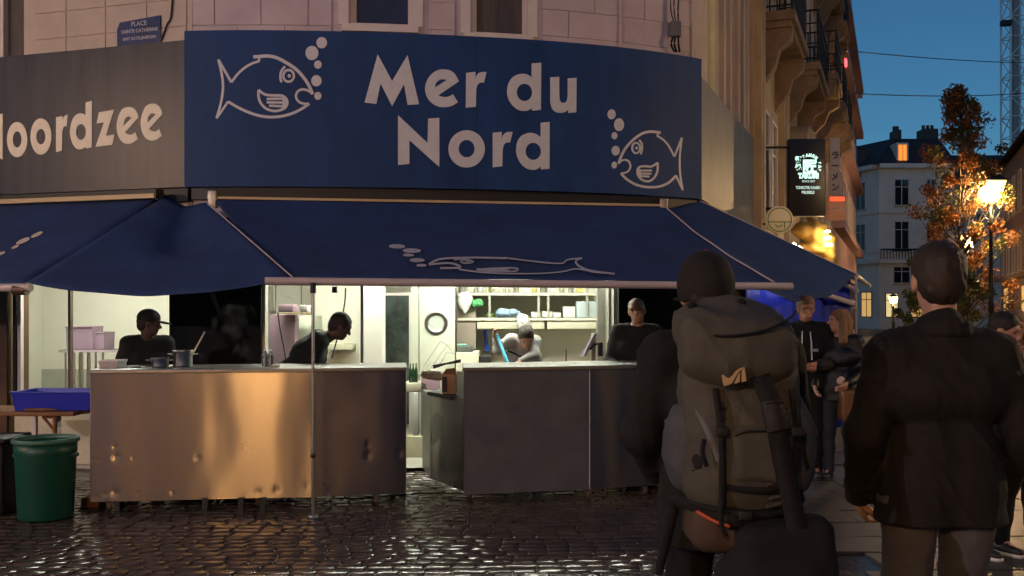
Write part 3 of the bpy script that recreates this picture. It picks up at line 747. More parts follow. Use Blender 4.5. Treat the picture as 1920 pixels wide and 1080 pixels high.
# ------------------------------------------------------------------ serving counters
def panel_dent(a, b_, z0, z1, dents, name, m, parent, nu=90, nv=40, wav=.0015):
    """thin steel sheet from a to b_ (2-D points) with real dents and a little oil-canning"""
    d = Vector((b_[0] - a[0], b_[1] - a[1], 0)); L_ = d.length; d.normalize(); nrm = Vector((d.y, -d.x, 0))
    v = []
    for j in range(nv + 1):
        for i in range(nu + 1):
            u, w_ = i / nu * L_, z0 + (z1 - z0) * j / nv
            h = wav * (mnoise.noise(Vector((u * 2.2, w_ * .9, 3.1 * L_))) * 2 + .7 * mnoise.noise(Vector((u * 6, w_ * 2.2, 1.3))))
            for du, dz, r_, dp in dents: h -= dp * math.exp(-(((u - du) ** 2 + (w_ - dz) ** 2) / r_ ** 2))
            v.append(Vector((a[0], a[1], 0)) + d * u + nrm * h + Vector((0, 0, w_)))
    f = [(j * (nu + 1) + i, j * (nu + 1) + i + 1, (j + 1) * (nu + 1) + i + 1, (j + 1) * (nu + 1) + i) for j in range(nv) for i in range(nu)]
    q = MB(); q.add(v, f, True); o = q.build(name, m, parent)
    add_uv(o, lambda c: ((c - Vector((a[0], a[1], 0))).dot(d), c.z)); return o
def caster(parent, x, y, r=.055, rz=0., wid=.032):
    Mz = Matrix.Translation((x, y, 0)) @ Matrix.Rotation(rz, 4, 'Z')
    q = MB(); q.lathe((0, 0, 0), [(0, -wid / 2), (r * .9, -wid / 2), (r, -wid / 3), (r, wid / 3), (r * .9, wid / 2), (0, wid / 2)], 20, None)
    Mw = Mz @ Matrix.Translation((0, 0, r + .012)) @ Matrix.Rotation(R(90), 4, 'Y'); q.v = [tuple(Mw @ Vector(p)) for p in q.v]
    c_ = q.build('caster', m_rubber, parent)
    q = MB(); 
    for s in (-1, 1): q.box((s * (wid / 2 + .004) - .002, -.02, r * .8), (s * (wid / 2 + .004) + .002, .02, 2 * r + .02), Mz)
    q.box((-.03, -.03, 2 * r + .02), (.03, .03, 2 * r + .03), Mz); q.build('fork', m_steel2, c_)
    q = MB(); q.tube([Mz @ Vector((-wid / 2 - .006, 0, r + .012)), Mz @ Vector((wid / 2 + .006, 0, r + .012))], .012, 10); q.build('axle', m_steel2, c_)
ZC = 1.115
def g2(px, Y): return (XP(px, Y), Y)
p0, p1, p2, p3 = g2(170, 7.66), g2(588, 7.86), g2(606, 7.875), g2(761, 8.02)
ct = thing('serving_counter', 'long dented steel counter lit warm, left of the service gap', 'counter', (p1[0] - 1, p1[1], 0))
dv = Vector((p1[0] - p0[0], p1[1] - p0[1])).normalized(); bk = Vector((-dv.y, dv.x)) * .62
def prism2(pts, z0, z1, name, m, parent, bevel=0):
    q = MB(); q.prism([(p[0], p[1], z0) for p in pts], (0, 0, z1 - z0)); return q.build(name, m, parent, bevel=bevel)
f2 = lambda p, k: (p[0] + bk.x * k, p[1] + bk.y * k)
prism2([f2(p0, .02), f2(p1, .02), f2(p2, .02), f2(p3, .02), f2(p3, 1), f2(p0, 1)], .115, ZC - .03, 'cabinet', m_steel2, ct)
L0 = (Vector(p1) - Vector(p0)).length
du = lambda px: (XP(px, 7.75) - p0[0]) / (p1[0] - p0[0]) * L0
dz = lambda py: ZP(py, 7.75)
dents = [(du(x), dz(y), r_, d_) for x, y, r_, d_ in [(222, 836, .020, .003), (224, 856, .030, .0055), (181, 860, .015, .002), (192, 860, .014, .002), (254, 858, .014, .0018), (370, 858, .02, .0035), (222, 922, .034, .005), (205, 924, .02, .003), (262, 922, .014, .0018), (325, 924, .02, .002), (515, 920, .025, .003), (480, 922, .022, .002), (572, 915, .022, .002), (188, 928, .025, .002)]]
panel_dent(p0, p1, .10, ZC - .032, dents, 'front_panel', m_steel, ct, 260, 120, .0025)
panel_dent(p1, p2, .10, ZC - .032, [], 'corner_panel', m_steel, ct, 3, 12)
L2 = (Vector(p3) - Vector(p2)).length
d2 = [((x - 606) / 155 * L2, ZP(y, 7.95), r_, d_) for x, y, r_, d_ in [(690, 832, .02, .004), (690, 853, .025, .006), (749, 853, .02, .004), (640, 772, .1, .002)]]
panel_dent(p2, p3, .10, ZC - .032, d2, 'front_panel', m_steel, ct, 60, 50, .003)
q = MB(); q.prism([(*f2(p, k), .10) for p, k in ((p0, 0), (p0, 1))] + [(*f2(p0, 1), ZC - .032), (*f2(p0, 0), ZC - .032)], (-.004, 0, 0)); q.build('side_panel', m_steel, ct)
q = MB(); q.prism([(*f2(p, k), .10) for p, k in ((p3, 0), (p3, 1))] + [(*f2(p3, 1), ZC - .032), (*f2(p3, 0), ZC - .032)], (.004, 0, 0)); q.build('side_panel', m_steel2, ct)
prism2([(p0[0] - .015, p0[1] - .012), (p1[0], p1[1] - .014), (p2[0], p2[1] - .014), (p3[0] + .012, p3[1] - .012), f2((p3[0] + .012, p3[1]), 1.02), f2((p0[0] - .015, p0[1]), 1.02)], ZC - .03, ZC, 'worktop', m_steel2, ct, .006)
for px, Y in ((205, 7.80), (485, 7.92), (705, 8.08), (735, 8.45), (230, 8.2)): caster(ct, XP(px, Y), Y, .045 if px < 600 else .05, .4)
for px in (225, 388, 455, 495): 
    q = MB(); q.box((XP(px, 7.8) - .02, 7.74, .0), (XP(px, 7.8) + .02, 7.78, .115)); q.build('leg', m_black, ct)

r0, r1, r2, r3 = g2(806, 8.55), g2(870, 7.95), g2(1105, 8.20), g2(1300, 8.50)
cr = thing('serving_counter', 'grey steel counter on casters right of the service gap', 'counter', (.4, 8.2, 0))
bd = Vector((-.12, .62))
rb = [(p[0] + bd.x, p[1] + bd.y) for p in (r0, r3)]
ins = lambda p, k=.006: (p[0] + bd.x * k * 2, p[1] + bd.y * k * 2)
ZN = ZP(741, 8.2)
prism2([ins(r1), ins(r2), ins(r3), rb[1], (r1[0] - .02, r1[1] + .62)], .125, ZC - .032, 'cabinet', m_steel2, cr)
prism2([ins(r0, .015), (r1[0] - .006, r1[1] + .012), (r1[0] - .024, r1[1] + .62), rb[0]], .125, ZN - .03, 'cabinet', m_steel2, cr)
panel_dent(r1, r2, .10, ZC - .034, [], 'front_panel', m_steeldark, cr, 60, 40, .0012)
panel_dent((r2[0] + .006, r2[1] + .004), r3, .10, ZC - .034, [], 'front_panel', m_steel, cr, 50, 40, .003)
q = MB(); q.tube([(r2[0] + .002, r2[1] - .003, .10), (r2[0] + .002, r2[1] - .003, ZC - .034)], .0045, 6); q.build('seam_strip', m_bar, cr)
panel_dent(r0, r1, .13, ZN - .002, [(.2, .6, .12, .006), (.3, .3, .1, .004)], 'end_panel', m_steel, cr, 30, 40, .004)
panel_dent((r0[0] * .2 + r1[0] * .8, r0[1] * .2 + r1[1] * .8), r1, ZN, ZC - .034, [], 'end_panel', m_steel, cr, 6, 10, .001)
q = MB(); nd = Vector((-.75, -.66, 0))
q.prism([(r0[0] - .02, r0[1] - .03, ZN - .028), (r0[0] * .28 + r1[0] * .72 - .02, r0[1] * .28 + r1[1] * .72 - .03, ZN - .028), (r1[0] - .05, r1[1] + .3, ZN - .028), (r0[0] + .1, r0[1] + .3, ZN - .028)], (0, 0, .03)); q.build('shelf', m_black, cr)
prism2([(r1[0] - .012, r1[1] - .012), (r2[0], r2[1] - .014), (r3[0], r3[1] - .014), (rb[1][0], rb[1][1] + .02), (r1[0] - .05, r1[1] + .64)], ZC - .032, ZC, 'worktop', m_steel2, cr, .006)
for px, Y in ((1101, 8.33), (1207, 8.46), (880, 8.3), (1285, 8.75), (1000, 8.8)): caster(cr, XP(px, Y), Y, .042, .5)

# cables on the ground below the counters
m_cable = mat('black_cable', (.01, .01, .01), .4, var=.2)
def cable(name, pts, r, label, m=None):
    q = MB(); q.tube(smoothpoly(pts, n=8), r, 6); o = q.build(name, m or m_cable); return tag(o, label, 'cable')
cable('power_cable', [P(600, 945, 8.05) * 1, Vector((XP(612, 8.0), 8.0, .03)), Vector((XP(640, 8.05), 8.05, .10)), Vector((XP(652, 8.1), 8.1, .04)), Vector((XP(690, 8.2), 8.2, .03)), Vector((XP(800, 8.4), 8.4, .03)), Vector((XP(930, 8.35), 8.35, .035)), Vector((XP(1040, 8.5), 8.5, .09)), Vector((XP(1080, 8.5), 8.5, .03))], .008, 'black power cable looping on the ground below the counters')

# ------------------------------------------------------------------ things on and around the counters
def lathe_thing(name, label, cat, c, prof, m, n=28, group=None):
    q = MB(); q.lathe(c, prof, n); return tag(q.build(name, m), label, cat, group)
def pot(px0, px1, ptop, Y, name, label, h=None):
    x = XP((px0 + px1) / 2, Y); r_ = (px1 - px0) / 2 / FPX * Y; zt = ZP(ptop, Y)
    t = thing(name, label, 'pot', (x, Y, ZC)); H_ = zt - ZC
    q = MB(); q.lathe((x, Y, ZC + .002), [(0, 0), (r_ * .94, 0), (r_ * .97, .01), (r_ * .97, H_ - .012), (r_ * 1.06, H_ - .008), (r_ * 1.06, H_), (r_ * .93, H_), (r_ * .92, .012), (0, .012)], 32); q.build('bowl', m_steel2, t)
    for s in (-1, 1):
        q = MB(); q.tube([Vector((x + s * r_ * .96, Y - .03, ZC + H_ * .75)), Vector((x + s * (r_ * .96 + .035), Y - .03, ZC + H_ * .78)), Vector((x + s * (r_ * .96 + .035), Y + .03, ZC + H_ * .78)), Vector((x + s * r_ * .96, Y + .03, ZC + H_ * .75))], .006, 6); q.build('handle', m_steel2, t)
    return t
pot(284, 316, 671, 8.0, 'steel_pot', 'small steel bain-marie pot beside the vendor in a cap')
pot(325, 361, 657, 8.05, 'steel_pot', 'taller steel stock pot with a ladle standing in it')
ld = thing('ladle', 'steel ladle leaning out of the tall stock pot', 'ladle', tuple(P(352, 680, 8.05)))
q = MB(); q.tube([P(350, 686, 8.05), P(366, 655, 8.06), P(384, 622, 8.1)], .007, 7); q.build('handle', m_steel2, ld)
c_ = P(349, 688, 8.05); q = MB(); q.lathe(c_, [(0, -.02), (.025, -.012), (.04, .008), (.042, .02), (.038, .02), (.036, .008), (0, -.014)], 16); q.build('scoop', m_steel2, ld)
m_bottle = mat('clear_bottle', (.82, .9, .95), .06, var=0, trans=.85, ior=1.33)
for px, lb in ((497, 'left one of two clear water bottles on the counter'), (507, 'right one of two clear water bottles on the counter')):
    c_ = (XP(px, 8.05), 8.05, ZC + .002); t = thing('water_bottle', lb, 'bottle', c_, 0, 'water bottles on the counter')
    q = MB(); q.lathe(c_, [(0, 0), (.026, 0), (.028, .01), (.026, .04), (.028, .05), (.028, .085), (.024, .10), (.012, .118), (.012, .128)], 16); q.build('body', m_bottle, t)
    q = MB(); q.lathe(c_, [(.0135, .124), (.0135, .138), (0, .138)], 12); q.build('cap', mat('bottle_cap', (.75, .82, .9), .4), t)
# white tubs and cloths
def tub(px0, px1, py0, py1, Y, name, label, m, depth=.2, z0=None, cat='tub', taper=.85):
    a, c_ = XP(px0, Y), XP(px1, Y); z1 = ZP(py0, Y); z0 = ZP(py1, Y) if z0 is None else z0; xm = (a + c_) / 2; hw = (c_ - a) / 2; hd = depth / 2; y = Y + hd
    q = MB(); th = .006
    def ring(k, z, i=0): return [(xm + sx * (hw * k - i), y + sy * (hd * k - i), z) for sx, sy in ((-1, -1), (1, -1), (1, 1), (-1, 1))]
    v = ring(taper, z0) + ring(.97, z1 - .014) + ring(1.0, z1 - .013) + ring(1.0, z1) + ring(.96, z1, th) + ring(taper, z0 + .01, th)
    f = [(0, 3, 2, 1)] + [(k * 4 + i, k * 4 + (i + 1) % 4, k * 4 + 4 + (i + 1) % 4, k * 4 + 4 + i) for k in range(5) for i in range(4)] + [(20, 21, 22, 23)]
    q.add(v, f); o = q.build(name, m, None, bevel=.004); return tag(o, label, cat)
m_tubw = mat('white_tub', (.55, .50, .50), .45, var=.06); m_blue = mat('blue_tub', (.012, .020, .42), .38, var=.12, vs=4)
tub(183, 221, 676, 696, 7.85, 'plastic_tub', 'pale plastic tub on the left end of the steel counter', m_tubw, .2, ZC + .002)
def lump(name, label, cat, c, r_, m, seed=0, amp=.35, n=3, res=None):
    rr = random.Random(seed); pr_ = []
    for i in range(9): 
        o_ = [rr.uniform(-.6, .6) * r_[k] for k in range(3)]; pr_.append(EL((c[0] + o_[0], c[1] + o_[1], c[2] + abs(o_[2]) * .8), [r_[k] * rr.uniform(.35, .7) for k in range(3)]))
    V, Q = sdf_mesh(pr_, res or max(r_) / 14, k=min(r_) * .35, post=lambda Qg, F: F + .10 * min(r_) * np.sin(Qg[..., 0] * 9 / r_[0] + np.sin(Qg[..., 2] * 7 / r_[2]) * 2) * np.cos(Qg[..., 1] * 8 / r_[1] + Qg[..., 2] * 3 / r_[2]))
    return tag(np_mesh(name, V, Q, m), label, cat)
m_paper = mat('white_paper', (.75, .75, .72), .7, var=.06)
lump('paper_towel', 'crumpled white paper towel in front of the vendor in a cap', 'towel', (XP(252, 7.95), 7.95, ZC + .006), (.05, .05, .012), m_paper, 3)
lump('cleaning_cloth', 'small pale cloth beside the water bottles', 'cloth', (XP(517, 7.98), 7.98, ZC + .008), (.03, .04, .02), m_tubw, 4)
# bag, wire basket and cardboard at the open end of the right counter
m_card = mat('cardboard', (.32, .20, .10), .8, var=.12)
cb = thing('cardboard_box', 'open brown cardboard box on the low shelf of the right counter', 'box', (XP(842, 8.2), 8.2, ZN))
q = MB(); q.bbox((XP(829, 8.3), 8.27, ZN + .004), (XP(856, 8.3), 8.46, ZP(702, 8.2)), .006); q.build('body', m_card, cb)
q = MB(); q.prism([P(830, 702, 8.272), P(856, 703, 8.272), P(853, 690, 8.22), P(836, 692, 8.22)], (0, .004, .002)); q.build('flap', m_card, cb)
q = MB(); q.box((XP(829, 8.26), 8.260, ZP(735, 8.26)), (XP(838, 8.26), 8.268, ZP(708, 8.16))); q.build('dark_label', m_black, cb)
lump('plastic_bag', 'crumpled clear plastic bag hanging at the open counter end', 'bag', (XP(812, 8.55), 8.55, ZP(705, 8.55)), (.10, .08, .06), mat('cloudy_plastic', (.66, .62, .56), .3, var=.1, trans=.2), 9, res=.008)
q = MB()
wb0 = [P(795, 686, 8.6), P(826, 640, 8.6), P(838, 647, 8.6), P(808, 690, 8.6), P(838, 660, 8.75), P(852, 664, 8.75), P(822, 690, 8.75)]
for a, c_ in ((0, 1), (3, 2), (1, 2), (6, 4), (4, 5), (2, 5)): q.tube([wb0[a], wb0[c_]], .0028, 5)
for k in range(6): q.tube([P(800 + 9 * k, 688 - k, 8.6), P(808 + 9 * k, 681 - k, 8.8)], .0022, 4)
tag(q.build('wire_rack', m_steel2), 'thin wire rack sticking up beside the service gap', 'rack')
tl = thing('kitchen_tongs', 'dark tongs lying over the wire rack', 'tongs', tuple(P(845, 682, 8.5)))
for k in (0, 1):
    q = MB(); q.tube([P(812, 690 - 4 * k, 8.45 + .05 * k), P(836, 682, 8.45 + .02 * k), P(864, 678 - 3 * k, 8.45)], .009, 6); q.build('arm', m_black, tl)

# bins
def round_bin(px, Y, r0_, r1_, H_, m, label):
    x = XP(px, Y); t = thing('waste_bin', label, 'bin', (x, Y, .014))
    q = MB(); q.lathe((x, Y, .014), [(0, 0), (r0_ * .97, 0), (r0_, .015), (r0_ + (r1_ - r0_) * .78, H_ * .8), (r1_ * .99, H_ * .82), (r1_, H_ - .03), (r1_ - .012, H_ - .03), (r1_ * .96 - .01, H_ * .8), (r0_ - .01, .02), (0, .02)], 40); q.build('body', m, t)
    q = MB(); q.lathe((x, Y, .014), [(r1_ * .98, H_ - .034), (r1_ * 1.07, H_ - .03), (r1_ * 1.08, H_ - .012), (r1_ * 1.05, H_), (r1_ * .98, H_), (r1_ * .97, H_ - .03)], 40); q.build('rim', mat('bin_rim', (.06, .16, .12), .4), t)
    for s in (-1, 1):
        q = MB(); q.bbox((x + s * (r1_ - .01) - .02, Y - .05, .022 + H_ * .74), (x + s * (r1_ - .01) + .02, Y + .05, .022 + H_ * .79), .01); q.build('handle', m, t)
    return t
round_bin(86, 7.52, .195, .222, .60, mat('green_bin', (.006, .062, .038), .42, var=.15, vs=5, rvar=.1), 'dark green round waste bin beside the left counter')
bb = thing('waste_bin', 'black bin cut by the left edge of the photo', 'bin', (XP(-20, 7.7), 7.7, .02))
q = MB(); q.bbox((XP(-75, 7.7), 7.55, .014), (XP(24, 7.7), 7.95, .56), .03); q.build('body', m_black, bb)
q = MB(); q.bbox((XP(-80, 7.7), 7.53, .562), (XP(29, 7.7), 7.97, .60), .015); q.build('lid', m_black, bb)
# trestle table with blue tub
m_wood = mat('table_wood', (.20, .085, .03), .55, var=.3, vs=6, stretch=(1, 8, 8))
tt = thing('trestle_table', 'wooden trestle table carrying a blue tub at the left edge', 'table', (XP(60, 8.35), 8.35, 0))
zt = ZP(772, 8.2)
for k in range(4):
    q = MB(); q.bbox((XP(-160, 8.3), 8.18 + k * .14, zt - .035), (XP(150 + 9 * k, 8.3), 8.18 + k * .14 + .134, zt), .005); q.build('plank', m_wood, tt)
for x in (XP(68, 8.25), XP(-60, 8.25)):
    for y in (8.22, 8.65):
        q = MB(); q.bbox((x - .02, y - .02, .02), (x + .02, y + .02, zt - .037), .004); q.build('leg', m_trim, tt)
q = MB(); q.tube([P(103, 775, 8.24), P(103, 812, 8.24)], .018, 6); q.tube([P(82, 783, 8.24), P(101, 806, 8.24)], .012, 6); q.tube([P(80, 782, 8.24), P(108, 782, 8.24)], .014, 6); q.build('brace', m_wood, tt)
tub(18, 172, 735, 768, 8.25, 'fish_tub', 'wide blue plastic fish tub on the trestle table', m_blue, .42, zt + .002, 'tub', .9)
lump('cloth_roll', 'brown rag lying on the front edge of the trestle table', 'rag', (XP(75, 8.21), 8.20, zt + .012), (.12, .02, .02), mat('brown_rag', (.22, .12, .06), .9, var=.2), 5)
# low kerb box under the counter
q = MB(); q.bbox((XP(156, 7.9), 7.85, .014), (XP(190, 7.9), 8.0, .09), .008); tag(q.build('wooden_block', m_wood), 'small wooden block under the left end of the steel counter', 'block')

# ------------------------------------------------------------------ inside the kitchen
def kbox(name, label, cat, px0, px1, py0, py1, Y, depth, m, bevel=.006, group=None):
    q = MB(); q.bbox((XP(px0, Y), Y, ZP(py1, Y)), (XP(px1, Y), Y + depth, ZP(py0, Y)), min(bevel, depth / 3)); return tag(q.build(name, m), label, cat, group)
# rear shelving with things on it
YB = 11.25
m_shelf = mat('shelf_enamel', (.70, .68, .55), .45, var=.05); m_cab = mat('cabinet_front', (.62, .60, .47), .45, var=.05)
sh = thing('wall_shelves', 'long pale wall shelving behind the man cleaning', 'shelves', (XP(990, YB), YB, 1.2))
for py, th in ((549, .03), (596, .03)):
    q = MB(); q.box((XP(858, YB), YB, ZP(py, YB) - th), (XP(1119, YB), 11.695, ZP(py, YB))); q.build('shelf_board', m_shelf, sh)
q = MB(); q.box((XP(858, YB), 11.66, ZP(590, YB)), (XP(1119, YB), 11.69, ZP(551, YB))); q.build('back_panel', m_cab, sh)
for a, c_ in ((894, 1021), (1026, 1119)):
    q = MB(); q.bbox((XP(a, YB), YB + .02, ZP(617, YB)), (XP(c_, YB), 11.69, ZP(596, YB) - .031), .006); q.build('cabinet', m_cab, sh)
for px in (918, 1010, 1028, 1101):
    q = MB(); q.box((XP(px, YB) - .012, YB + .01, ZP(595, YB)), (XP(px, YB) + .012, YB + .04, ZP(549, YB) - .031)); q.build('upright', m_creamtile, sh)
for px in (914, 1102):
    q = MB(); q.box((XP(px, YB) - .02, YB - .004, ZP(549, YB)), (XP(px, YB) + .01, YB + .03, ZP(538, YB))); q.build('bracket', m_creamtile, sh)
ztop = ZP(549, YB) + .002; zmid = ZP(596, YB) + .002
rr = random.Random(5); cols = [(.75, .74, .68), (.68, .66, .52), (.8, .8, .8), (.7, .62, .25), (.62, .6, .5)]
for i, px in enumerate(range(866, 1098, 17)):
    kind = i % 3; x = XP(px, 11.4); cm = mat('jar_%d' % (i % 5), cols[i % 5], .4, var=.08)
    h = rr.uniform(.09, .14); w2 = rr.uniform(.03, .042)
    lab = ['first', 'second', 'third', 'fourth', 'fifth', 'sixth', 'seventh', 'eighth', 'ninth', 'tenth', 'eleventh', 'twelfth', 'thirteenth', 'fourteenth'][i]
    if kind == 0: q = MB(); q.lathe((x, 11.4, ztop), [(0, 0), (w2, 0), (w2, h * .8), (w2 * 1.1, h * .8), (w2 * 1.1, h), (0, h)], 16)
    elif kind == 1: q = MB(); q.bbox((x - w2, 11.35, ztop), (x + w2, 11.46, ztop + h), .008)
    else: q = MB(); q.lathe((x, 11.4, ztop), [(0, 0), (w2 * .8, 0), (w2, h), (w2 * .9, h), (w2 * .7, .01), (0, .01)], 16)
    tag(q.build('storage_jar' if kind != 1 else 'storage_box', cm), '%s pale container from the left on the top kitchen shelf' % lab, 'container', 'containers on the top kitchen shelf')
lump('cloth_heap', 'heap of pale blue cloths on the kitchen shelf', 'cloths', (XP(950, 11.35), 11.35, zmid + .03), (.13, .09, .07), mat('pale_blue_cloth', (.35, .52, .72), .9, var=.35, vs=30), 11)
lump('white_cloth', 'white cloth hanging over the edge of the kitchen shelf', 'cloth', (XP(981, 11.22), 11.22, zmid - .05), (.07, .03, .11), m_paper, 12)
lump('green_bag', 'green bag hanging at the left end of the kitchen shelves', 'bag', (XP(894, 11.2), 11.2, ZP(571, 11.2)), (.06, .05, .06), mat('green_bag', (.10, .42, .16), .6, var=.2), 13)
lump('herb_bunch', 'small green bunch lying on the kitchen shelf', 'herbs', (XP(920, 11.4), 11.4, zmid + .02), (.06, .05, .03), mat('herb_green', (.2, .3, .1), .8, var=.4, vs=40), 14)
for i, (a, c_, t_, lb) in enumerate(((996, 1014, 585, 'left'), (1016, 1036, 584, 'middle'), (1037, 1052, 586, 'right'))):
    kbox('container_stack', '%s of three low stacks of white food trays on the shelf' % lb, 'trays', a, c_, t_, 595.5, 11.3, .2, m_paper, .01, 'food tray stacks on the shelf')
kbox('white_box', 'tall white box right of the food trays on the shelf', 'box', 1056, 1079, 575, 595.5, 11.3, .2, m_paper)
kbox('blue_grey_crate', 'blue grey crate at the right end, left of the shelf upright', 'crate', 1081, 1099, 565, 595.5, 11.3, .2, mat('bluegrey_crate', (.5, .58, .62), .4, var=.05)); kbox('blue_grey_crate', 'blue grey crate at the right end of the kitchen shelf, by the frame', 'crate', 1103, 1118, 565, 595.5, 11.3, .2, MATS['bluegrey_crate'])
# left of the shelves: machine column, white hanging towels
kbox('tall_fridge', 'tall grey pink cabinet left of the kitchen shelves', 'cabinet', 856, 892, 566, 655, 11.28, .4, mat('fridge_greige', (.42, .36, .30), .35, metal=.2, var=.1))
lump('hanging_towels', 'white towels hanging on the tall cabinet', 'towels', (XP(873, 11.2), 11.2, ZP(572, 11.2)), (.07, .04, .16), m_paper, 15)
kbox('scale', 'dark kitchen scale on the white unit', 'scale', 857, 886, 649, 660, 10.6, .25, mat('dark_grey_plastic', (.10, .11, .10), .5))
lump('green_cloth', 'green cloth on top of the kitchen scale', 'cloth', (XP(866, 10.7), 10.7, ZP(648, 10.7)), (.06, .05, .02), mat('teal_cloth', (.15, .35, .28), .9), 16)
kbox('white_unit', 'low white kitchen unit under the scale', 'unit', 855, 897, 661, 790, 10.55, .5, m_shelf)
kbox('dark_drawer', 'dark open drawer beside the white kitchen unit', 'drawer', 898, 920, 668, 790, 10.6, .4, m_black)
bw = thing('wall_squeegee', 'dark blue squeegee hanging on the rear kitchen wall', 'squeegee', tuple(P(912, 640, 11.5)))
q = MB(); q.tube([P(910, 618, 11.5), P(914, 660, 11.5)], .02, 8); q.build('handle', mat('blue_plastic', (.01, .06, .5), .4), bw)
q = MB(); q.bbox(tuple(P(906, 661, 11.48)), tuple(P(922, 657, 11.55)), .004); q.build('blade', m_black, bw)
kbox('worktop', 'long pale worktop along the rear kitchen wall', 'worktop', 921, 1120, 690, 790, 10.75, .9, m_shelf)
kbox('tap', 'thin dark tap standing on the rear worktop', 'tap', 1060.5, 1062.5, 655, 689, 10.8, .01, m_black, .002)
mo = thing('monitor', 'tilted till screen on a wall arm at the kitchen\'s right side', 'monitor', tuple(P(1105, 660, 10.3)))
q = MB(); q.prism([P(1088, 668, 10.35), P(1094, 668, 10.30), P(1114, 627, 10.30), P(1108, 631, 10.35)], (.05, .22, 0)); q.build('screen', mat('screen_back', (.16, .12, .17), .4), mo)
q = MB(); q.tube(smoothpoly([P(1106, 655, 10.4), P(1118, 645, 10.4), P(1126, 646, 10.35)], n=5), .012, 7); q.build('arm', m_black, mo)
kbox('wall_panel', 'narrow grey metal upright beside the till screen', 'post', 1109, 1117, 625, 688, 10.55, .06, mat('grey_post', (.35, .33, .33), .4))
kbox('card_terminal', 'black card terminal on the cream window post', 'terminal', 1121.5, 1130.5, 642, 668, 9.93, .05, m_black, .004)
# middle: door with porthole, dark doorway, frames
dr = thing('kitchen_door', 'pale kitchen door with a round porthole', 'door', tuple(P(812, 690, 11)))
YD = 11.0
q = MB(); q.bbox((XP(786, YD), YD, .042), (XP(853, YD), YD + .05, 2.2), .006); q.build('leaf', mat('door_green_white', (.66, .70, .58), .45, var=.05), dr)
q = MB(); q.bbox((XP(770, YD), YD + .02, .042), (XP(785, YD), YD + .1, 2.25), .004); q.build('jamb', mat('door_green_white', (.66, .70, .58), .45), dr)
Mh = Matrix.Translation(P(818, 605, YD - .004)) @ Matrix.Rotation(R(90), 4, 'X')
q = MB(); q.lathe((0, 0, 0), [(.085, -.004), (.122, -.004), (.128, .012), (.118, .014), (.09, .02), (.085, -.004)], 36); q.v = [tuple(Mh @ Vector(p)) for p in q.v]; ph = q.build('porthole_ring', m_steel2, dr)
q = MB(); q.lathe((0, 0, 0), [(0, .004), (.088, .004)], 36); q.v = [tuple(Mh @ Vector(p)) for p in q.v]; q.build('pane', mat('porthole_glass', (.55, .60, .55), .1, var=.1), ph)
fg = thing('glass_fridge', 'tall dark misted glass door in a cream frame', 'fridge', tuple(P(743, 690, 11)))
q = MB(); q.box((XP(720, 10.9), 10.92, .042), (XP(768, 10.9), 11.5, ZP(552, 10.9))); q.build('body', m_cream, fg)
q = MB(); q.box((XP(721, 10.9), 10.90, .32), (XP(767, 10.9), 10.918, ZP(554, 10.9))); q.build('glass_door', mat('misted_glass', (.035, .05, .045), .3, var=.95, vs=5), fg)
q = MB(); q.box((XP(717, 10.9), 10.895, .042), (XP(721, 10.9), 10.93, ZP(549, 10.9))); q.box((XP(767, 10.9), 10.895, .042), (XP(770, 10.9), 10.93, ZP(549, 10.9))); q.box((XP(721, 10.9), 10.895, ZP(554, 10.9)), (XP(767, 10.9), 10.93, ZP(549, 10.9))); q.build('frame', m_trim, fg)
for i in range(3): 
    x = XP(771 + 3 * i, 9.9); lathe_thing('glass_bottle', ['left', 'middle', 'right'][i] + ' one of three dark bottles in the service gap', 'bottle', (XP(769 + 5 * i, 10.35), 10.36 + .03 * i, ZP(718, 10.35) + .002), [(0, 0), (.018, 0), (.018, .12), (.007, .16), (.007, .2), (0, .2)], mat('green_bottle', (.02, .06, .03), .1), 12, 'dark bottles in the service gap')
kbox('low_shelf', 'white shelf seen through the service gap under the bottles', 'shelf', 758, 800, 718, 735, 10.32, .3, m_shelf); kbox('mauve_unit', 'mauve plastic unit seen through the service gap', 'unit', 789, 822, 700, 816, 10.32, .3, m_mauve); kbox('white_leg_panel', 'bright white panel low in the service gap', 'panel', 774, 784, 736, 816, 10.31, .1, m_paper)
kbox('cream_cabinet', 'low cream cabinet at floor level in the service gap', 'cabinet', 735, 862, 818, 893, 10.3, .3, m_plinth)
# left cell: steel fridge with its mauve reflection painted on, hanging shelf with boxes, cables
kbox('mauve_sheen_cabinet', 'steel cabinet with a mauve reflection in its colour behind the water bottles', 'cabinet', 489, 553, 590, 800, 10.4, .6, m_mauve)
kbox('wire_tray', 'shallow grey tray on top of the steel cabinet', 'tray', 489, 503, 582, 589, 10.4, .3, m_steel2)
hs = thing('hanging_shelf', 'hanging shelf with a colander above the hunched vendor', 'shelf', tuple(P(553, 580, 10.1)))
q = MB(); q.bbox(tuple(P(522, 589, 10.1)), tuple(P(585, 586, 10.5)), .004); q.build('board', mat('ochre_shelf', (.5, .42, .2), .5), hs)
q = MB(); q.bbox(tuple(P(522, 585.5, 10.1)), tuple(P(560, 571, 10.35)), .006); q.build('bin', m_mauve, hs)
q = MB(); q.bbox(tuple(P(563, 585.5, 10.1)), tuple(P(583, 572, 10.3)), .006); q.build('bin', m_tubw, hs)
q = MB()
for k in range(10):
    a = math.pi * k / 9; q.tube([P(538 + 16 * math.cos(a), 570 - 15 * math.sin(a), 10.15), P(538 + 13 * math.cos(a), 570 - 12 * math.sin(a), 10.2)], .004, 4)
q.build('colander', m_steel2, hs)
for px in (517, 565):
    q = MB(); q.tube([P(px, 588, 10.15), P(px, 480, 10.15)], .005, 5); q.build('hanger', m_black, hs)
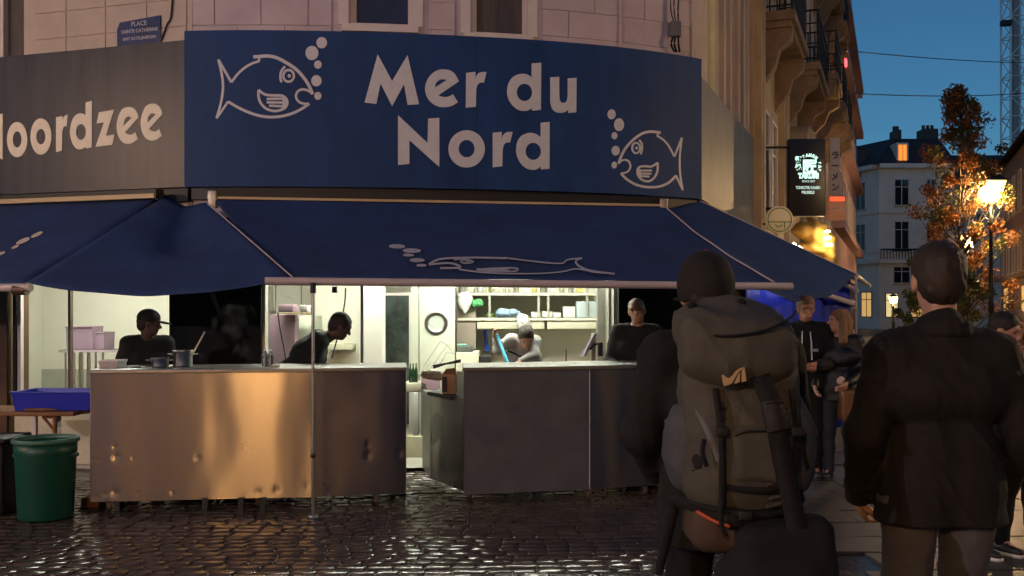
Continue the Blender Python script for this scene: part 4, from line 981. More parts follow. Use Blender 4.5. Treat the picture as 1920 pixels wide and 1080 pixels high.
kbox('pale_cabinet', 'pale green cabinet under the hanging shelf', 'cabinet', 556, 590, 592, 800, 10.6, .4, mat('pale_green_unit', (.55, .60, .48), .4, var=.05))
cable('wall_cable', [P(521, 586, 10.05), P(526, 620, 10.05), P(533, 655, 10.05), P(538, 690, 10.05)], .008, 'black cable hanging in front of the steel cabinet')
cable('wall_cable', [P(648, 540, 9.95), P(646, 570, 9.95), P(636, 620, 9.95), P(622, 672, 9.95)], .008, 'black cable slanting across the cream wall right of the hunched vendor')
b = MB(); b.box((XP(592, 11.2), 11.1, .042), (XP(719, 11.2), 11.2, 2.438)); b.build('partition', mat('kitchen_wall_panel', (.72, .70, .60), .5, var=.04), bld)
kbox('folding_shelf', 'pale folding shelf on the cream kitchen wall', 'shelf', 612, 660, 645, 656, 10.85, .25, m_cab); kbox('ceiling_hook', 'small black box hanging under the awning edge', 'box', 622, 631, 537, 549, 9.6, .06, m_black)
# left room furniture
m_crate = mat('mauve_crate', (.42, .30, .38), .45, var=.08)
def crate(px0, px1, py0, py1, Y, lb, z0=None): return tub(px0, px1, py0, py1, Y, 'fish_crate', lb, m_crate, .3, z0, 'crate', .92)
std = thing('crate_stand', 'thin legged stand holding mauve crates in the left room', 'stand', (XP(148, 10.7), 10.7, .04))
zs = ZP(656, 10.7)
q = MB(); q.box((XP(112, 10.7), 10.68, zs - .025), (XP(226, 10.7), 11.1, zs)); q.build('top', m_steel2, std)
for px in (123, 139, 154, 168, 222):
    for y in (10.7, 11.05):
        q = MB(); q.tube([(XP(px, 10.7), y, .042), (XP(px, 10.7), y, zs - .026)], .012, 7); q.build('leg', m_steel2, std)
crate(122, 173, 612, 655, 10.72, 'big mauve crate on the stand in the left room', zs + .002); crate(174, 195, 623, 655, 10.8, 'small mauve crate beside the big one on the stand', zs + .002)
crate(236, 262, 632, 655, 11.1, 'pale basin behind the vendor in a cap', ZP(655, 11.1)); kbox('side_table', 'pale side table under the basin behind the vendor in a cap', 'table', 228, 290, 656, 780, 11.1, .4, mat('pale_table', (.6, .55, .4), .5))
kbox('wall_switch', 'small dark switch box on the white wall of the left room', 'switch', 54, 65, 599, 607, 11.63, .06, mat('switch_grey', (.12, .12, .08), .5), .004); kbox('soap_dispenser', 'pale soap dispenser under the dark switch box', 'dispenser', 53, 64, 613, 630, 11.62, .07, mat('dispenser_grey', (.58, .6, .52), .5), .01)

# ------------------------------------------------------------------ street lamps
m_post = mat('lamp_post_iron', (.012, .02, .016), .4, metal=.3, var=.2)
m_lampglass = mat('lantern_glass', (.9, .6, .25), .3, var=.25, vs=14, alpha=.45, emit=(1, .50, .10), es=2.0)
m_lampglass_w = mat('lantern_glass_white', (.9, .7, .4), .3, var=.2, vs=14, alpha=.45, emit=(1, .66, .25), es=5.)
def street_lamp(x, y, H_, bulb, label, glass=m_lampglass, k=1., colr=(1, .62, .28), grp='street lamps'):
    t = thing('street_lamp', label, 'street lamp', (x, y, 0), 0, grp)
    zb = H_
    q = MB(); q.lathe((x, y, 0), [(0, 0), (.16 * k, 0), (.16 * k, .10), (.12 * k, .14), (.11 * k, .7), (.13 * k, .74), (.07 * k, .85), (.055 * k, 1.6), (.07 * k, 1.64), (.05 * k, 1.7), (.038 * k, zb - .55 * k), (.065 * k, zb - .52 * k), (.065 * k, zb - .46 * k), (.03 * k, zb - .40 * k), (.03 * k, zb - .1 * k), (0, zb - .1 * k)], 16); q.build('post', m_post, t)
    q = MB()
    for i in range(4):
        a = math.pi / 4 + i * math.pi / 2; cx, cy = math.cos(a), math.sin(a)
        q.tube(smoothpoly([(x + cx * .03 * k, y + cy * .03 * k, zb - .40 * k), (x + cx * .15 * k, y + cy * .15 * k, zb - .30 * k), (x + cx * .19 * k, y + cy * .19 * k, zb - .12 * k), (x + cx * .13 * k, y + cy * .13 * k, zb)], n=5), .012 * k, 5)
    q.build('cradle', m_post, t)
    lo, hi, h = .13 * k, .25 * k, .50 * k
    c4 = lambda r_, z: [Vector((x + r_ * sx, y + r_ * sy, z)) for sx, sy in ((-1, -1), (1, -1), (1, 1), (-1, 1))]
    A, B_ = c4(lo, zb), c4(hi, zb + h)
    q = MB()
    for i in range(4): q.tube([A[i], B_[i]], .012 * k, 5); q.tube([A[i], A[(i + 1) % 4]], .013 * k, 5); q.tube([B_[i], B_[(i + 1) % 4]], .016 * k, 5)
    lan = q.build('lantern', m_post, t)
    for i in range(4):
        q = MB(); q.add([A[i], A[(i + 1) % 4], B_[(i + 1) % 4], B_[i]], [(0, 1, 2, 3)]); q.build('pane', glass, lan)
    q = MB(); q.add(c4(hi * 1.08, zb + h + .005) + c4(hi * .45, zb + h + .15 * k) + [Vector((x, y, zb + h + .2 * k))], [(0, 1, 5, 4), (1, 2, 6, 5), (2, 3, 7, 6), (3, 0, 4, 7), (4, 5, 8), (5, 6, 8), (6, 7, 8), (7, 4, 8), (3, 2, 1, 0)]); cap_ = q.build('cap', m_post, t)
    q = MB(); q.lathe((x, y, zb + h + .19 * k), [(.02 * k, 0), (.035 * k, .04 * k), (.012 * k, .09 * k), (.0, .16 * k)], 10); q.build('finial', m_post, cap_)
    q = MB(); q.lathe((x, y, zb + .22 * k), [(0, -.085 * k), (.05 * k, -.07 * k), (.075 * k, 0), (.05 * k, .07 * k), (0, .085 * k)], 12); q.build('bulb', emis('bulb_%s_%d' % (label[:3], int(bulb)), colr, bulb), lan)
    return t
street_lamp(XP(1858, 23), 23, 4.0, 6500, 'nearest lit lantern on a dark post right of the autumn tree')
street_lamp(XP(1815, 40), 40, 3.95, 6500, 'second lit lantern half hidden by the autumn tree', m_lampglass_w)
street_lamp(XP(1675, 52), 52, 1.75, 5000, 'low orange lantern far down the side street', m_lampglass, .75)
# lamps of the square the photo is taken from (same kind; the last two are added to brighten walls)
street_lamp(-2.15, -5.5, 4.0, 6200, 'lit lantern on the square behind the photographer', colr=(1, .52, .17), grp='lamps of the square')
street_lamp(-10.2, 4.2, 4.0, 6800, 'lit lantern on the square left of the photographer', colr=(1, .62, .36), grp='lamps of the square')
street_lamp(-11.5, -7.0, 4.0, 18000, 'white lit lantern on the square behind and left of the photographer', colr=(1, .82, .90), grp='lamps of the square')  # added lamp, unseen: brightens and cools the facade
street_lamp(9.8, 7.5, 4.0, 6500, 'lit lantern on the square right of the photographer', colr=(1, .62, .30), grp='lamps of the square')  # added lamp, unseen: lights the side street walls

# ------------------------------------------------------------------ neighbouring buildings of the side street
m_stone = mat('warm_stone', (.48, .36, .22), .8, var=.18, vs=1.6, bump=.3, bs=20)
m_stone_d = mat('sooty_stone', (.22, .15, .10), .85, var=.35, vs=3, bump=.5, bs=16)
m_pink = mat('pink_render', (.36, .22, .22), .85, var=.12, vs=1.5)
m_iron = mat('wrought_iron', (.01, .01, .012), .5, var=.2)
def fwin(parent, Fr, t0, t1, z0, z1, dark=m_glass_dark, frame=m_trim, dep=-.10, sill=True):
    """window set on a wall: pane, frame bars and sill"""
    q = MB(); Fr.box(q, t0, t1, dep - .03, dep + .104, z0, z1)
    w_ = q.build('window', dark, parent)
    q = MB(); fw_ = .06
    Fr.box(q, t0 - fw_, t0, dep, dep + .14, z0 - fw_, z1 + fw_); Fr.box(q, t1, t1 + fw_, dep, dep + .14, z0 - fw_, z1 + fw_)
    Fr.box(q, t0, t1, dep, dep + .14, z1, z1 + fw_); Fr.box(q, t0, t1, dep, dep + .13, z0 - fw_, z0); Fr.box(q, (t0 + t1) / 2 - .03, (t0 + t1) / 2 + .03, dep, dep + .118, z0, z1); Fr.box(q, t0, t1, dep, dep + .116, z1 - (z1 - z0) * .3, z1 - (z1 - z0) * .3 + .05)
    q.build('frame', frame, w_)
    if sill: q = MB(); Fr.box(q, t0 - .12, t1 + .12, dep, dep + .22, z0 - .16, z0 - .062); q.build('sill', m_stone, w_)
    return w_
def house(name, label, Fr, t0, t1, H_, m, depth=8.):
    t = thing(name, label, 'building', tuple(Fr.p((t0 + t1) / 2, 0, 0)))
    q = MB(); Fr.box(q, t0, t1, -depth, 0, 0, H_); q.build('wall', m, t); return t
def balcony(parent, Fr, t0, t1, z, proj, nb=14, rail=m_iron):
    q = MB(); Fr.box(q, t0, t1, .002, proj, z - .14, z); Fr.box(q, t0 + .04, t1 - .04, .002, proj - .06, z - .24, z - .142); bl = q.build('balcony', m_stone_d, parent)
    q = MB()
    for tt_ in (t0 + .04, t1 - .04):
        for n_ in np.linspace(.05, proj - .05, 5): q.tube([Fr.p(tt_, n_, z), Fr.p(tt_, n_, z + .95)], .014, 5)
        q.tube([Fr.p(tt_, 0, z + .96), Fr.p(tt_, proj - .04, z + .96)], .022, 6); q.tube([Fr.p(tt_, 0, z + .08), Fr.p(tt_, proj - .04, z + .08)], .016, 6); q.tube([Fr.p(tt_, 0, z + .72), Fr.p(tt_, proj - .04, z + .72)], .014, 6)
    for t_ in np.linspace(t0 + .06, t1 - .06, nb * 2):
        q.tube([Fr.p(t_, proj - .04, z), Fr.p(t_, proj - .04, z + .95)], .013, 5)
    for k in np.linspace(t0 + .1, t1 - .2, nb):
        ring = [Fr.p(k + .08 * math.cos(a), proj - .04, z + .40 + .12 * math.sin(a)) for a in np.linspace(0, 2 * math.pi, 11)]; q.tube(ring, .011, 4, cap=False)
    for zz in (.08, .72, .96): q.tube([Fr.p(t0 + .04, proj - .04, z + zz), Fr.p(t1 - .04, proj - .04, z + zz)], .02 if zz > .9 else .014, 6)
    q.build('railing', rail, bl)
    for t_ in (t0 + .22, t1 - .22):
        pts = [(0, z - .242), (proj * .92, z - .242), (proj * .88, z - .42), (proj * .55, z - .55), (proj * .42, z - .8), (proj * .2, z - .95), (.0, z - 1.1)]
        q = MB(); q.prism([Fr.p(t_ - .12, n_ + .002, z_) for n_, z_ in pts], Fr.d * .24); q.build('console', m_stone_d, bl)
    return bl
FS = Frame((XR, fy(XR)), (.358, .934), (.934, -.358))
# tall warm stone house with two iron balconies
h1 = house('town_house', 'warm lit stone town house with iron balconies beside the steel sign', FS, 4.16, 12.2, 14, m_stone)
balcony(h1, FS, 4.75, 7.2, 6.0, .52); balcony(h1, FS, 8.6, 11.4, 6.1, .62)
balcony(h1, FS, 4.75, 7.2, 9.4, .52, 8); balcony(h1, FS, 8.6, 11.4, 9.5, .55, 8)
for t0 in (5.1, 6.2, 8.9, 10.1): fwin(h1, FS, t0, t0 + .75, 6.1, 8.6); fwin(h1, FS, t0, t0 + .75, 9.6, 11.8)
for t0 in (4.25, 4.55, 7.45, 7.85, 8.2, 11.65):
    q = MB(); FS.box(q, t0, t0 + .2, .002, .10, 2.5, 13.8); q.build('pilaster', m_stone, h1)
for t0 in (5.1, 6.2): fwin(h1, FS, t0, t0 + .7, 2.9, 4.6, sill=False)
arc = MB(); n_ = 18
for i in range(n_):
    a0, a1 = math.pi * i / n_, math.pi * (i + 1) / n_
    pts = [(10 + 1.05 * math.cos(a), 3.9 + 1.0 * math.sin(a)) for a in (a0, a1)] + [(10 + 1.3 * math.cos(a), 3.9 + 1.25 * math.sin(a)) for a in (a1, a0)]
    arc.prism([FS.p(t_, .002, z_) for t_, z_ in pts], FS.n * .35)
arc.build('arch', m_stone, h1)
q = MB(); FS.box(q, 4.17, 12.19, .002, .25, 12.6, 13.0); q.build('cornice', m_stone, h1)
# lit shop fronts at street level
m_shopglow = emis('shop_window_light', (1, .58, .18), .55); m_shopglow2 = emis('shop_window_light_white', (1, .76, .36), .75)
for t0, t1, mm in ((4.6, 7.6, m_shopglow), (8.4, 11.6, m_shopglow2)):
    q = MB(); FS.box(q, t0, t1, -.05, .012, .5, 2.4); w_ = q.build('shop_window', mm, h1)
    q = MB()
    for k in range(5): tt_ = t0 + (t1 - t0) * k / 4; FS.box(q, tt_ - .03, tt_ + .03, .013, .05, .5, 2.4)
    q.build('frame', m_black, w_)
h2 = house('town_house', 'darker town house with small balconies, second beyond the steel sign', FS, 12.25, 23.5, 13.2, m_stone)
for t0 in (13.2, 16.6, 20): 
    balcony(h2, FS, t0, t0 + 2.2, 6.9, .7, 8); balcony(h2, FS, t0, t0 + 2.2, 9.9, .6, 8); fwin(h2, FS, t0 + .5, t0 + 1.6, 7.0, 9.0); fwin(h2, FS, t0 + .5, t0 + 1.6, 10, 12); fwin(h2, FS, t0 + .5, t0 + 1.6, 3.8, 5.8)
q = MB(); FS.box(q, 13, 22.5, -.02, .012, .5, 2.6); w_ = q.build('shop_window', m_shopglow2, h2)
q = MB()
for k in range(9): FS.box(q, 13 + k * 1.18 - .05, 13 + k * 1.18 + .05, .013, .06, .5, 2.6)
q.build('frame', m_black, w_)
q = MB(); FS.box(q, 12.26, 23.49, .002, .4, 12.4, 12.9); q.build('cornice', m_stone_d, h2)
h3 = house('town_house', 'dusky pink building with stone bands further down the street', FS, 24, 46, 13.4, m_pink)
for z in (4.2, 7.6, 10.6, 13.0):
    q = MB(); FS.box(q, 24, 46.3, .002, .35, z, z + .3); q.build('cornice', m_pink, h3)
q = MB(); FS.box(q, 46.002, 46.3, -8, .3, 12.8, 13.4); q.build('cornice', m_pink, h3)
for t0 in np.arange(25, 45, 2.6):
    for z in (4.9, 8.1, 11.1): fwin(h3, FS, t0, t0 + 1.1, z, z + 1.7)
q = MB(); FS.box(q, 25, 45, -.02, .012, .5, 2.7); w_ = q.build('shop_window', m_shopglow, h3)
q = MB()
for k in range(14): FS.box(q, 25 + k * 1.5, 25.12 + k * 1.5, .013, .08, .5, 2.7)
q.build('frame', m_black, w_)
rb_ = MB(); FS.box(rb_, 24.2, 24.6, .352, .42, 9.6, 9.8); tag(rb_.build('red_light', emis('red_neon', (1, .05, .06), 5)), 'small red neon light on the pink building', 'light')
# far white building closing the street
m_far = mat('far_white_render', (.66, .62, .60), .85, var=.12, vs=.8); m_slate = mat('slate_roof', (.035, .033, .04), .6, var=.3, vs=3)
YF = 70; FF = Frame((XP(1648, YF), YF), (1, 0), (0, -1)); FB = Frame((XP(1648, YF), YF), (-.30, .954), (-.954, -.30))
fb = thing('corner_house', 'pale three storey corner house with dark roof closing the street', 'building', (XP(1700, YF), YF, 0))
WF = XP(1790, YF) - XP(1648, YF); ZE = ZP(312, YF)
q = MB(); FF.box(q, 0, WF, -8, 0, 0, ZE); q.build('wall', m_far, fb); q = MB(); FB.box(q, .0, 9, -6, -.0, 0, ZE - .01); q.build('wall', m_far, fb)
tf = lambda px: XP(px, YF) - XP(1648, YF)
for (a, c_, y0, y1) in ((1678, 1703, 337, 384), (1678, 1703, 416, 467), (1676, 1705, 501, 530), (1738, 1752, 418, 452), (1738, 1752, 337, 384), (1740, 1756, 501, 530)):
    fwin(fb, FF, tf(a), tf(c_), ZP(y1, YF), ZP(y0, YF))
for t0 in (1.5, 4.2, 6.8):
    for z in (5.6, 8.6): fwin(fb, FB, t0, t0 + 1.1, z, z + 1.9)
for y0, y1, o_ in ((392, 400, .14), (466, 474, .12), (486, 494, .45), (308, 316, .5)):
    q = MB(); FF.box(q, -.1, WF, .002, o_, ZP(y1, YF), ZP(y0, YF)); q.build('cornice', m_far, fb); q = MB(); FB.box(q, .1, 9, .002, o_, ZP(y1, YF), ZP(y0, YF) - .01); q.build('cornice', m_far, fb)
q = MB()
for k in range(26): q.tube([FF.p(WF * k / 25, .40, ZP(486, YF)), FF.p(WF * k / 25, .40, ZP(468, YF))], .03, 4)
q.tube([FF.p(0, .4, ZP(468, YF)), FF.p(WF, .4, ZP(468, YF))], .05, 4); q.build('railing', m_iron, fb)
zr = ZP(252, YF)
ev = [FF.p(-.4, .45, ZE + .1), FF.p(WF, .45, ZE + .1), FF.p(WF, -8, ZE + .1), FB.p(9, -.5, ZE + .1), FB.p(9, .45, ZE + .1)]
tp = [FF.p(1.6, -1.8, zr), FF.p(WF - .3, -1.8, zr), FF.p(WF - .3, -6, zr), FB.p(7.8, -3, zr), FB.p(7.8, -1.6, zr)]
q = MB(); q.add(ev + tp, [(i, (i + 1) % 5, 5 + (i + 1) % 5, 5 + i) for i in range(5)] + [(5, 6, 7, 8, 9)]); rf = q.build('roof', m_slate, fb)
dq = MB(); FF.box(dq, tf(1680), tf(1702), -1.6, .12, ZE + .15, ZP(268, YF)); dm = dq.build('dormer', m_trim, rf)
dq = MB(); FF.box(dq, tf(1683.5), tf(1698.5), .122, .15, ZE + .4, ZP(272, YF)); dq.build('dormer_window', emis('attic_window', (1, .30, .03), 1.1), rf)
dq = MB(); FF.box(dq, tf(1690.6), tf(1691.6), .152, .18, ZE + .4, ZP(272, YF)); dq.build('glazing_bar', m_trim, rf)
for px, w_, y0, y1 in ((1637, 20, 272, 330), (1705, 10, 234, 262), (1767, 28, 232, 275)):
    q = MB(); x = tf(px); FF.box(q, x - w_ / FPX * YF / 2, x + w_ / FPX * YF / 2, -3.2, -1.9, ZP(y1, YF), ZP(y0, YF)); ch = q.build('chimney', m_slate, rf)
    q = MB()
    for k in range(3): q.tube([FF.p(x + (k - 1) * w_ / FPX * YF * .3, -2.5, ZP(y0, YF)), FF.p(x + (k - 1) * w_ / FPX * YF * .3, -2.5, ZP(y0 - 9, YF))], .12, 7)
    q.build('chimney_pots', m_slate, rf)
for k in range(3): fwin(fb, FF, .5 + k * 1.75, 1.3 + k * 1.75, .9, 2.5, m_shopglow if k else m_shopglow2, m_black, sill=False)
for k in range(4): fwin(fb, FB, .8 + k * 2, 1.9 + k * 2, .9, 2.6, m_shopglow, m_black, sill=False)
# building to the right of the far house and right-hand row
FRR = Frame((10.2, 10.47), (.358, .934), (-.934, .358))
h4 = house('town_house', 'brown town house at the right edge behind the lantern', FRR, 29, 50.5, 9.4, mat('brown_render', (.26, .16, .11), .85, var=.2, vs=1.5), 9)
for t0 in np.arange(30, 50, 2.7):
    for z in (3.4, 6.4): fwin(h4, FRR, t0, t0 + 1.1, z, z + 1.9, m_curtain)
q = MB(); q.add([FRR.p(28.8, .5, 9.4), FRR.p(50.7, .5, 9.4), FRR.p(50.7, -9, 9.4), FRR.p(28.8, -9, 9.4), FRR.p(28.8, -4.2, 12.4), FRR.p(50.7, -4.2, 12.4)], [(0, 1, 5, 4), (2, 3, 4, 5), (0, 4, 3), (1, 2, 5)]); q.build('roof', m_slate, h4)
q = MB(); FRR.box(q, 29, 50.5, .002, .3, 3.0, 3.2); q.build('cornice', m_stone_d, h4)
for k in range(0, 7, 3): q = MB(); FRR.box(q, 30 + k * 2.8, 32 + k * 2.8, .002, .03, .5, 2.6); q.build('shop_window', m_shopglow, h4)
h5 = thing('town_house', 'dark roofed house behind the autumn tree', 'building', (XP(1850, 76), 76, 0))
F5 = Frame((XP(1792, 76), 76), (1, 0), (0, -1))
q = MB(); F5.box(q, 0, 8, -8, 0, 0, 10.2); q.build('wall', m_far, h5)
q = MB(); q.add([F5.p(-.2, .4, 10.2), F5.p(8.2, .4, 10.2), F5.p(8.2, -8, 10.2), F5.p(-.2, -8, 10.2), F5.p(-.2, -3, 13.6), F5.p(8.2, -3, 13.6)], [(0, 1, 5, 4), (2, 3, 4, 5), (0, 4, 3), (1, 2, 5)]); q.build('roof', m_slate, h5)
for t0 in (1, 3.4, 5.8):
    for z in (3.8, 6.8): fwin(h5, F5, t0, t0 + 1.1, z, z + 1.9)

# tower crane mast
cr_ = thing('tower_crane', 'pale lattice tower crane mast against the evening sky', 'crane', (XP(1904, 150), 150, 0))
cx, hw_, cy = XP(1904, 150), 1.45, 150; q = MB(); zmx = 62
cs = [(cx - hw_, cy - hw_), (cx + hw_, cy - hw_), (cx + hw_, cy + hw_), (cx - hw_, cy + hw_)]
for x, y in cs: q.tube([(x, y, 0), (x, y, zmx)], .16, 5)
q.build('chord', mat('crane_paint', (.9, .88, .92), .5, var=.1), cr_)
q = MB(); z = 12.; k = 0
while z < zmx - 3:
    for i in range(4):
        a, c_ = cs[i], cs[(i + 1) % 4]; q.tube([(*a, z), (*c_, z)], .07, 4)
        q.tube([(*(a if k % 2 else c_), z), (*(c_ if k % 2 else a), z + 3)], .085, 4)
    z += 3; k += 1
q.build('bracing', MATS['crane_paint'], cr_)
q = MB(); q.box((cx - .4, cy - .3, 8), (cx + .4, cy + .3, 60)); q.build('ladder', mat('crane_ladder', (.3, .3, .36), .6), cr_)
q = MB(); q.bbox((cx - 2.9, cy - 2, 43.4), (cx - 1.5, cy - 1, 44.2), .1); q.build('floodlight', m_black, cr_)
# cables over the street
def wire(a, b_, sag, label):
    pts = [a.lerp(b_, i / 20) - Vector((0, 0, sag * 4 * (i / 20) * (1 - i / 20))) for i in range(21)]
    q = MB(); q.tube(pts, .016, 5); tag(q.build('overhead_cable', m_cable), label, 'cable')
wire(P(1570, 93, 30), P(1990, 118, 44), .12, 'upper of two cables crossing the sky over the street')
wire(P(1545, 172, 27), P(2010, 165, 44), .22, 'lower of two cables crossing the sky over the street')
# cable box and drop wires on the corner building
cbx = thing('cable_box', 'small grey cable box with wires above the right end of the sign', 'box', tuple(on_sign(1266, 70) ))
o_ = Vector((0, -.03, 0)); Yc = fy(XP(1266, 10.2)) + .05
q = MB(); q.bbox((XP(1257, Yc), Yc - .02, ZP(68, Yc)), (XP(1277, Yc), Yc + .06, ZP(40, Yc)), .01); q.build('case', mat('cable_box_grey', (.12, .12, .13), .5), cbx)
for k, dx in enumerate((-3, 1, 6)):
    q = MB(); q.tube(smoothpoly([P(1266 + dx, 40, Yc), P(1262 + dx * 1.6, 10, Yc), P(1266 + dx * 2, -60, Yc)], n=5), .008, 5); q.tube(smoothpoly([P(1266 + dx, 68, Yc - .02), P(1263 + dx * 1.5, 82, Yc - .04), P(1268 + dx, 97, Yc + .02)], n=5), .012, 5); q.build('wire', m_cable, cbx)
cable('facade_cable', [FL.p(.34, -.09, 4.14), FL.p(.26, -.09, 4.3), FL.p(.2, -.09, 4.5), FL.p(.17, -.09, 5.6)], .009, 'thin dark cable curving down beside the street name plate')
cable('drain_pipe', [Vector((XP(1166, 10), fy(XP(1166, 10)) + .11, z)) for z in (4.1, 5, 6, 7, 9)], .014, 'thin pipe running up the facade over the sign', m_stucco)

# ------------------------------------------------------------------ small signs in the side street
tk = thing('ramen_sign', 'tall black lit projecting sign with white characters', 'sign', tuple(P(1514, 405, 15)))
YT = 15.; q = MB(); q.bbox((XP(1480, YT), YT, ZP(405, YT)), (XP(1548, YT), YT + .16, ZP(260, YT)), .012); q.build('box', mat('sign_black_face', (.008, .009, .014), .35, var=.2), tk)
q = MB()
for z in (ZP(275, YT), ZP(390, YT)): q.tube([Vector((XP(1480, YT) + .01, YT + .08, z)), Vector((XP(1480, YT) - .36, YT + .08, z))], .02, 6)
q.build('bracket', m_iron, tk)
m_tk = emis('sign_lit_letters', (.62, .95, .85), 1.15); m_tk2 = emis('sign_lit_letters_dim', (.55, .78, .72), .55)
s15 = YT / FPX
def tx(body, px, py, h, m, squash=1., bold=.0, rot=0): text_mesh(body, 'lettering', m, tk, face_matrix(P(px, py, YT - .006), (math.cos(rot), 0, math.sin(rot)), (0, -1, 0)), h * s15, bold, squash)
tx('匠', 1518, 314, 27, m_tk, 1., .012); tx('麺', 1497, 300, 12, m_tk, 1, .006); tx('処', 1497, 314, 12, m_tk, 1, .006)
tx('TAKUMI', 1516, 330, 13, m_tk, .80, .008); tx('SINCE 2007', 1516, 340, 5.5, m_tk2, .9, .002)
tx('TONKOTSU RAMEN', 1515, 352, 7, m_tk2, .72, .004); tx('BRUSSELS', 1515, 361, 7, m_tk2, .8, .004)
for i, ch in enumerate('RAMEN BAR'):
    a = R(118 - i * 17); 
    if ch != ' ': tx(ch, 1517 + 20 * math.cos(a), 312 - 21 * math.sin(a), 7, m_tk, .9, .006, a - math.pi / 2)
m_yl = mat('round_sign_face', (.62, .52, .36), .5, var=.05, emit=(.9, .62, .25), es=.14)
rs = thing('round_sign', 'round cream sign with a green line emblem on a short stalk', 'sign', tuple(P(1462, 437, 13.5)))
YR = 13.5; Mr = Matrix.Translation(P(1462, 412, YR)) @ Matrix.Rotation(R(90), 4, 'X'); rr_ = 26 / FPX * YR
q = MB(); q.lathe((0, 0, 0), [(0, .0), (rr_ * .96, 0), (rr_, -.01), (rr_, -.05), (rr_ * .96, -.06), (0, -.06)], 36); q.v = [tuple(Mr @ Vector(p)) for p in q.v]; q.build('disc', m_yl, rs)
m_gl = mat('emblem_green', (.10, .16, .04), .6); fr_ = lambda x, y, h=0: P(1462 + x, 412 + y, YR - .003 - h)
q = MB()
stroke(q, [(22 * math.cos(a), 22 * math.sin(a)) for a in np.linspace(0, 2 * math.pi, 37)], 1.6, fr_, .004); stroke(q, [(-21, 4), (21, 4)], 1.6, fr_, .004)
stroke(q, smoothpoly([(-8, 9, 0), (-4, 13, 0), (2, 12, 0), (4, 9, 0)]), 1.8, fr_, .004); stroke(q, [(9, 5), (9, 16)], 1.6, fr_, .004)
q.build('emblem', m_gl, rs)
q = MB(); q.box((XP(1459, YR), YR + .01, ZP(465, YR)), (XP(1470, YR), YR + .05, ZP(436, YR))); q.build('stalk', m_yl, rs)
q = MB(); q.tube([P(1462, 420, YR + .05), Vector((XP(1430, 13.6), 13.6, ZP(420, 13.6)))], .015, 6); q.build('bracket', m_iron, rs)
rd = thing('menu_sign', 'small orange brown sign with red lit top edge', 'sign', tuple(P(1569, 413, 18)))
q = MB(); q.bbox((XP(1553, 18), 18, ZP(413, 18)), (XP(1586, 18), 18.14, ZP(368, 18)), .012); q.build('box', mat('orange_box', (.34, .14, .07), .5, var=.08, emit=(.8, .3, .15), es=.14), rd)
q = MB(); q.box((XP(1556, 18), 17.985, ZP(377, 18)), (XP(1583, 18), 17.998, ZP(369, 18))); q.build('red_strip', emis('red_strip', (1, .10, .03), 1.2), rd)
text_mesh('Ramen', 'lettering', mat('faint_letter', (.7, .6, .5), .5), rd, face_matrix(P(1570, 391, 17.99), (1, 0, 0), (0, -1, 0)), .09, .002)
vb = thing('banner_sign', 'narrow vertical pale banner with dark characters above the orange sign', 'sign', tuple(P(1566, 367, 18.6)))
q = MB(); q.bbox((XP(1556, 18.6), 18.6, ZP(367, 18.6)), (XP(1575, 18.6), 18.64, ZP(258, 18.6)), .006); q.build('board', mat('banner_pale', (.40, .36, .40), .6, var=.1), vb)
for i, ch in enumerate('ラーメン'): text_mesh(ch, 'lettering', mat('banner_ink', (.03, .03, .09), .6), vb, face_matrix(P(1566, 292 + i * 20, 18.59), (1, 0, 0), (0, -1, 0)), .16, .006)
# crumpled parasol and terrace lights
pa = thing('folded_parasol', 'crumpled ochre parasol canopy under the ramen sign', 'parasol', (XP(1525, 16.5), 16.5, 0))
c_ = P(1524, 452, 16.5); prs = [EL(tuple(c_ + Vector((-.05, 0, .18))), (.30, .22, .16)), EL(tuple(c_ + Vector((.12, 0, -.02))), (.26, .22, .24)), EL(tuple(c_ + Vector((-.12, 0, -.16))), (.30, .24, .12)), EL(tuple(c_ + Vector((.26, 0, -.3))), (.13, .18, .26)), C(tuple(c_ + Vector((.0, 0, .3))), tuple(c_ + Vector((.35, 0, -.5))), .06, .12)]
V, Q = sdf_mesh(prs, .022, .08, lambda Qg, F: F + .018 * np.sin(Qg[..., 0] * 24 + Qg[..., 2] * 16) * np.cos(Qg[..., 2] * 21 - Qg[..., 0] * 9))
np_mesh('canopy', V, Q, mat('ochre_canvas', (.50, .30, .07), .8, var=.3, vs=5), pa)
q = MB(); q.tube([(XP(1525, 16.5), 16.5, 0), (XP(1525, 16.5), 16.5, ZP(470, 16.5))], .03, 8); q.build('shaft', m_bar, pa)
for i, (px, py, r_) in enumerate(((1552, 446, .05), (1554, 459, .055), (1551, 434, .04))):
    t = thing('terrace_lamp', ['middle', 'lowest', 'top'][i] + ' of three bright white lamps beside the ochre parasol', 'lamp', tuple(P(px, py, 16.2)), 0, 'terrace lamps by the parasol')
    c_ = P(px, py, 16.2); q = MB(); q.lathe(c_, [(0, -r_ * .5), (r_, -r_ * .3), (r_ * 1.1, 0), (r_, r_ * .3), (0, r_ * .5)], 14); q.build('bulb', emis('terrace_bulb', (1, .80, .45), 50), t)
    q = MB(); q.tube([c_ + Vector((0, 0, r_ * .4)), c_ + Vector((.0, .25, r_ * 1.6))], .01, 5); q.build('holder', m_iron, t)
for i, (px, py) in enumerate(((1487, 456), (1497, 462), (1508, 470))):
    q = MB(); a_ = P(px, py, 15.9); q.tube([a_, a_ + Vector((.22, 0, -.16))], .022, 7); tag(q.build('light_strip', emis('strip_white', (1, .82, .5), 12)), ['left', 'middle', 'right'][i] + ' of three short light strips below the ochre parasol', 'light', 'light strips below the parasol')
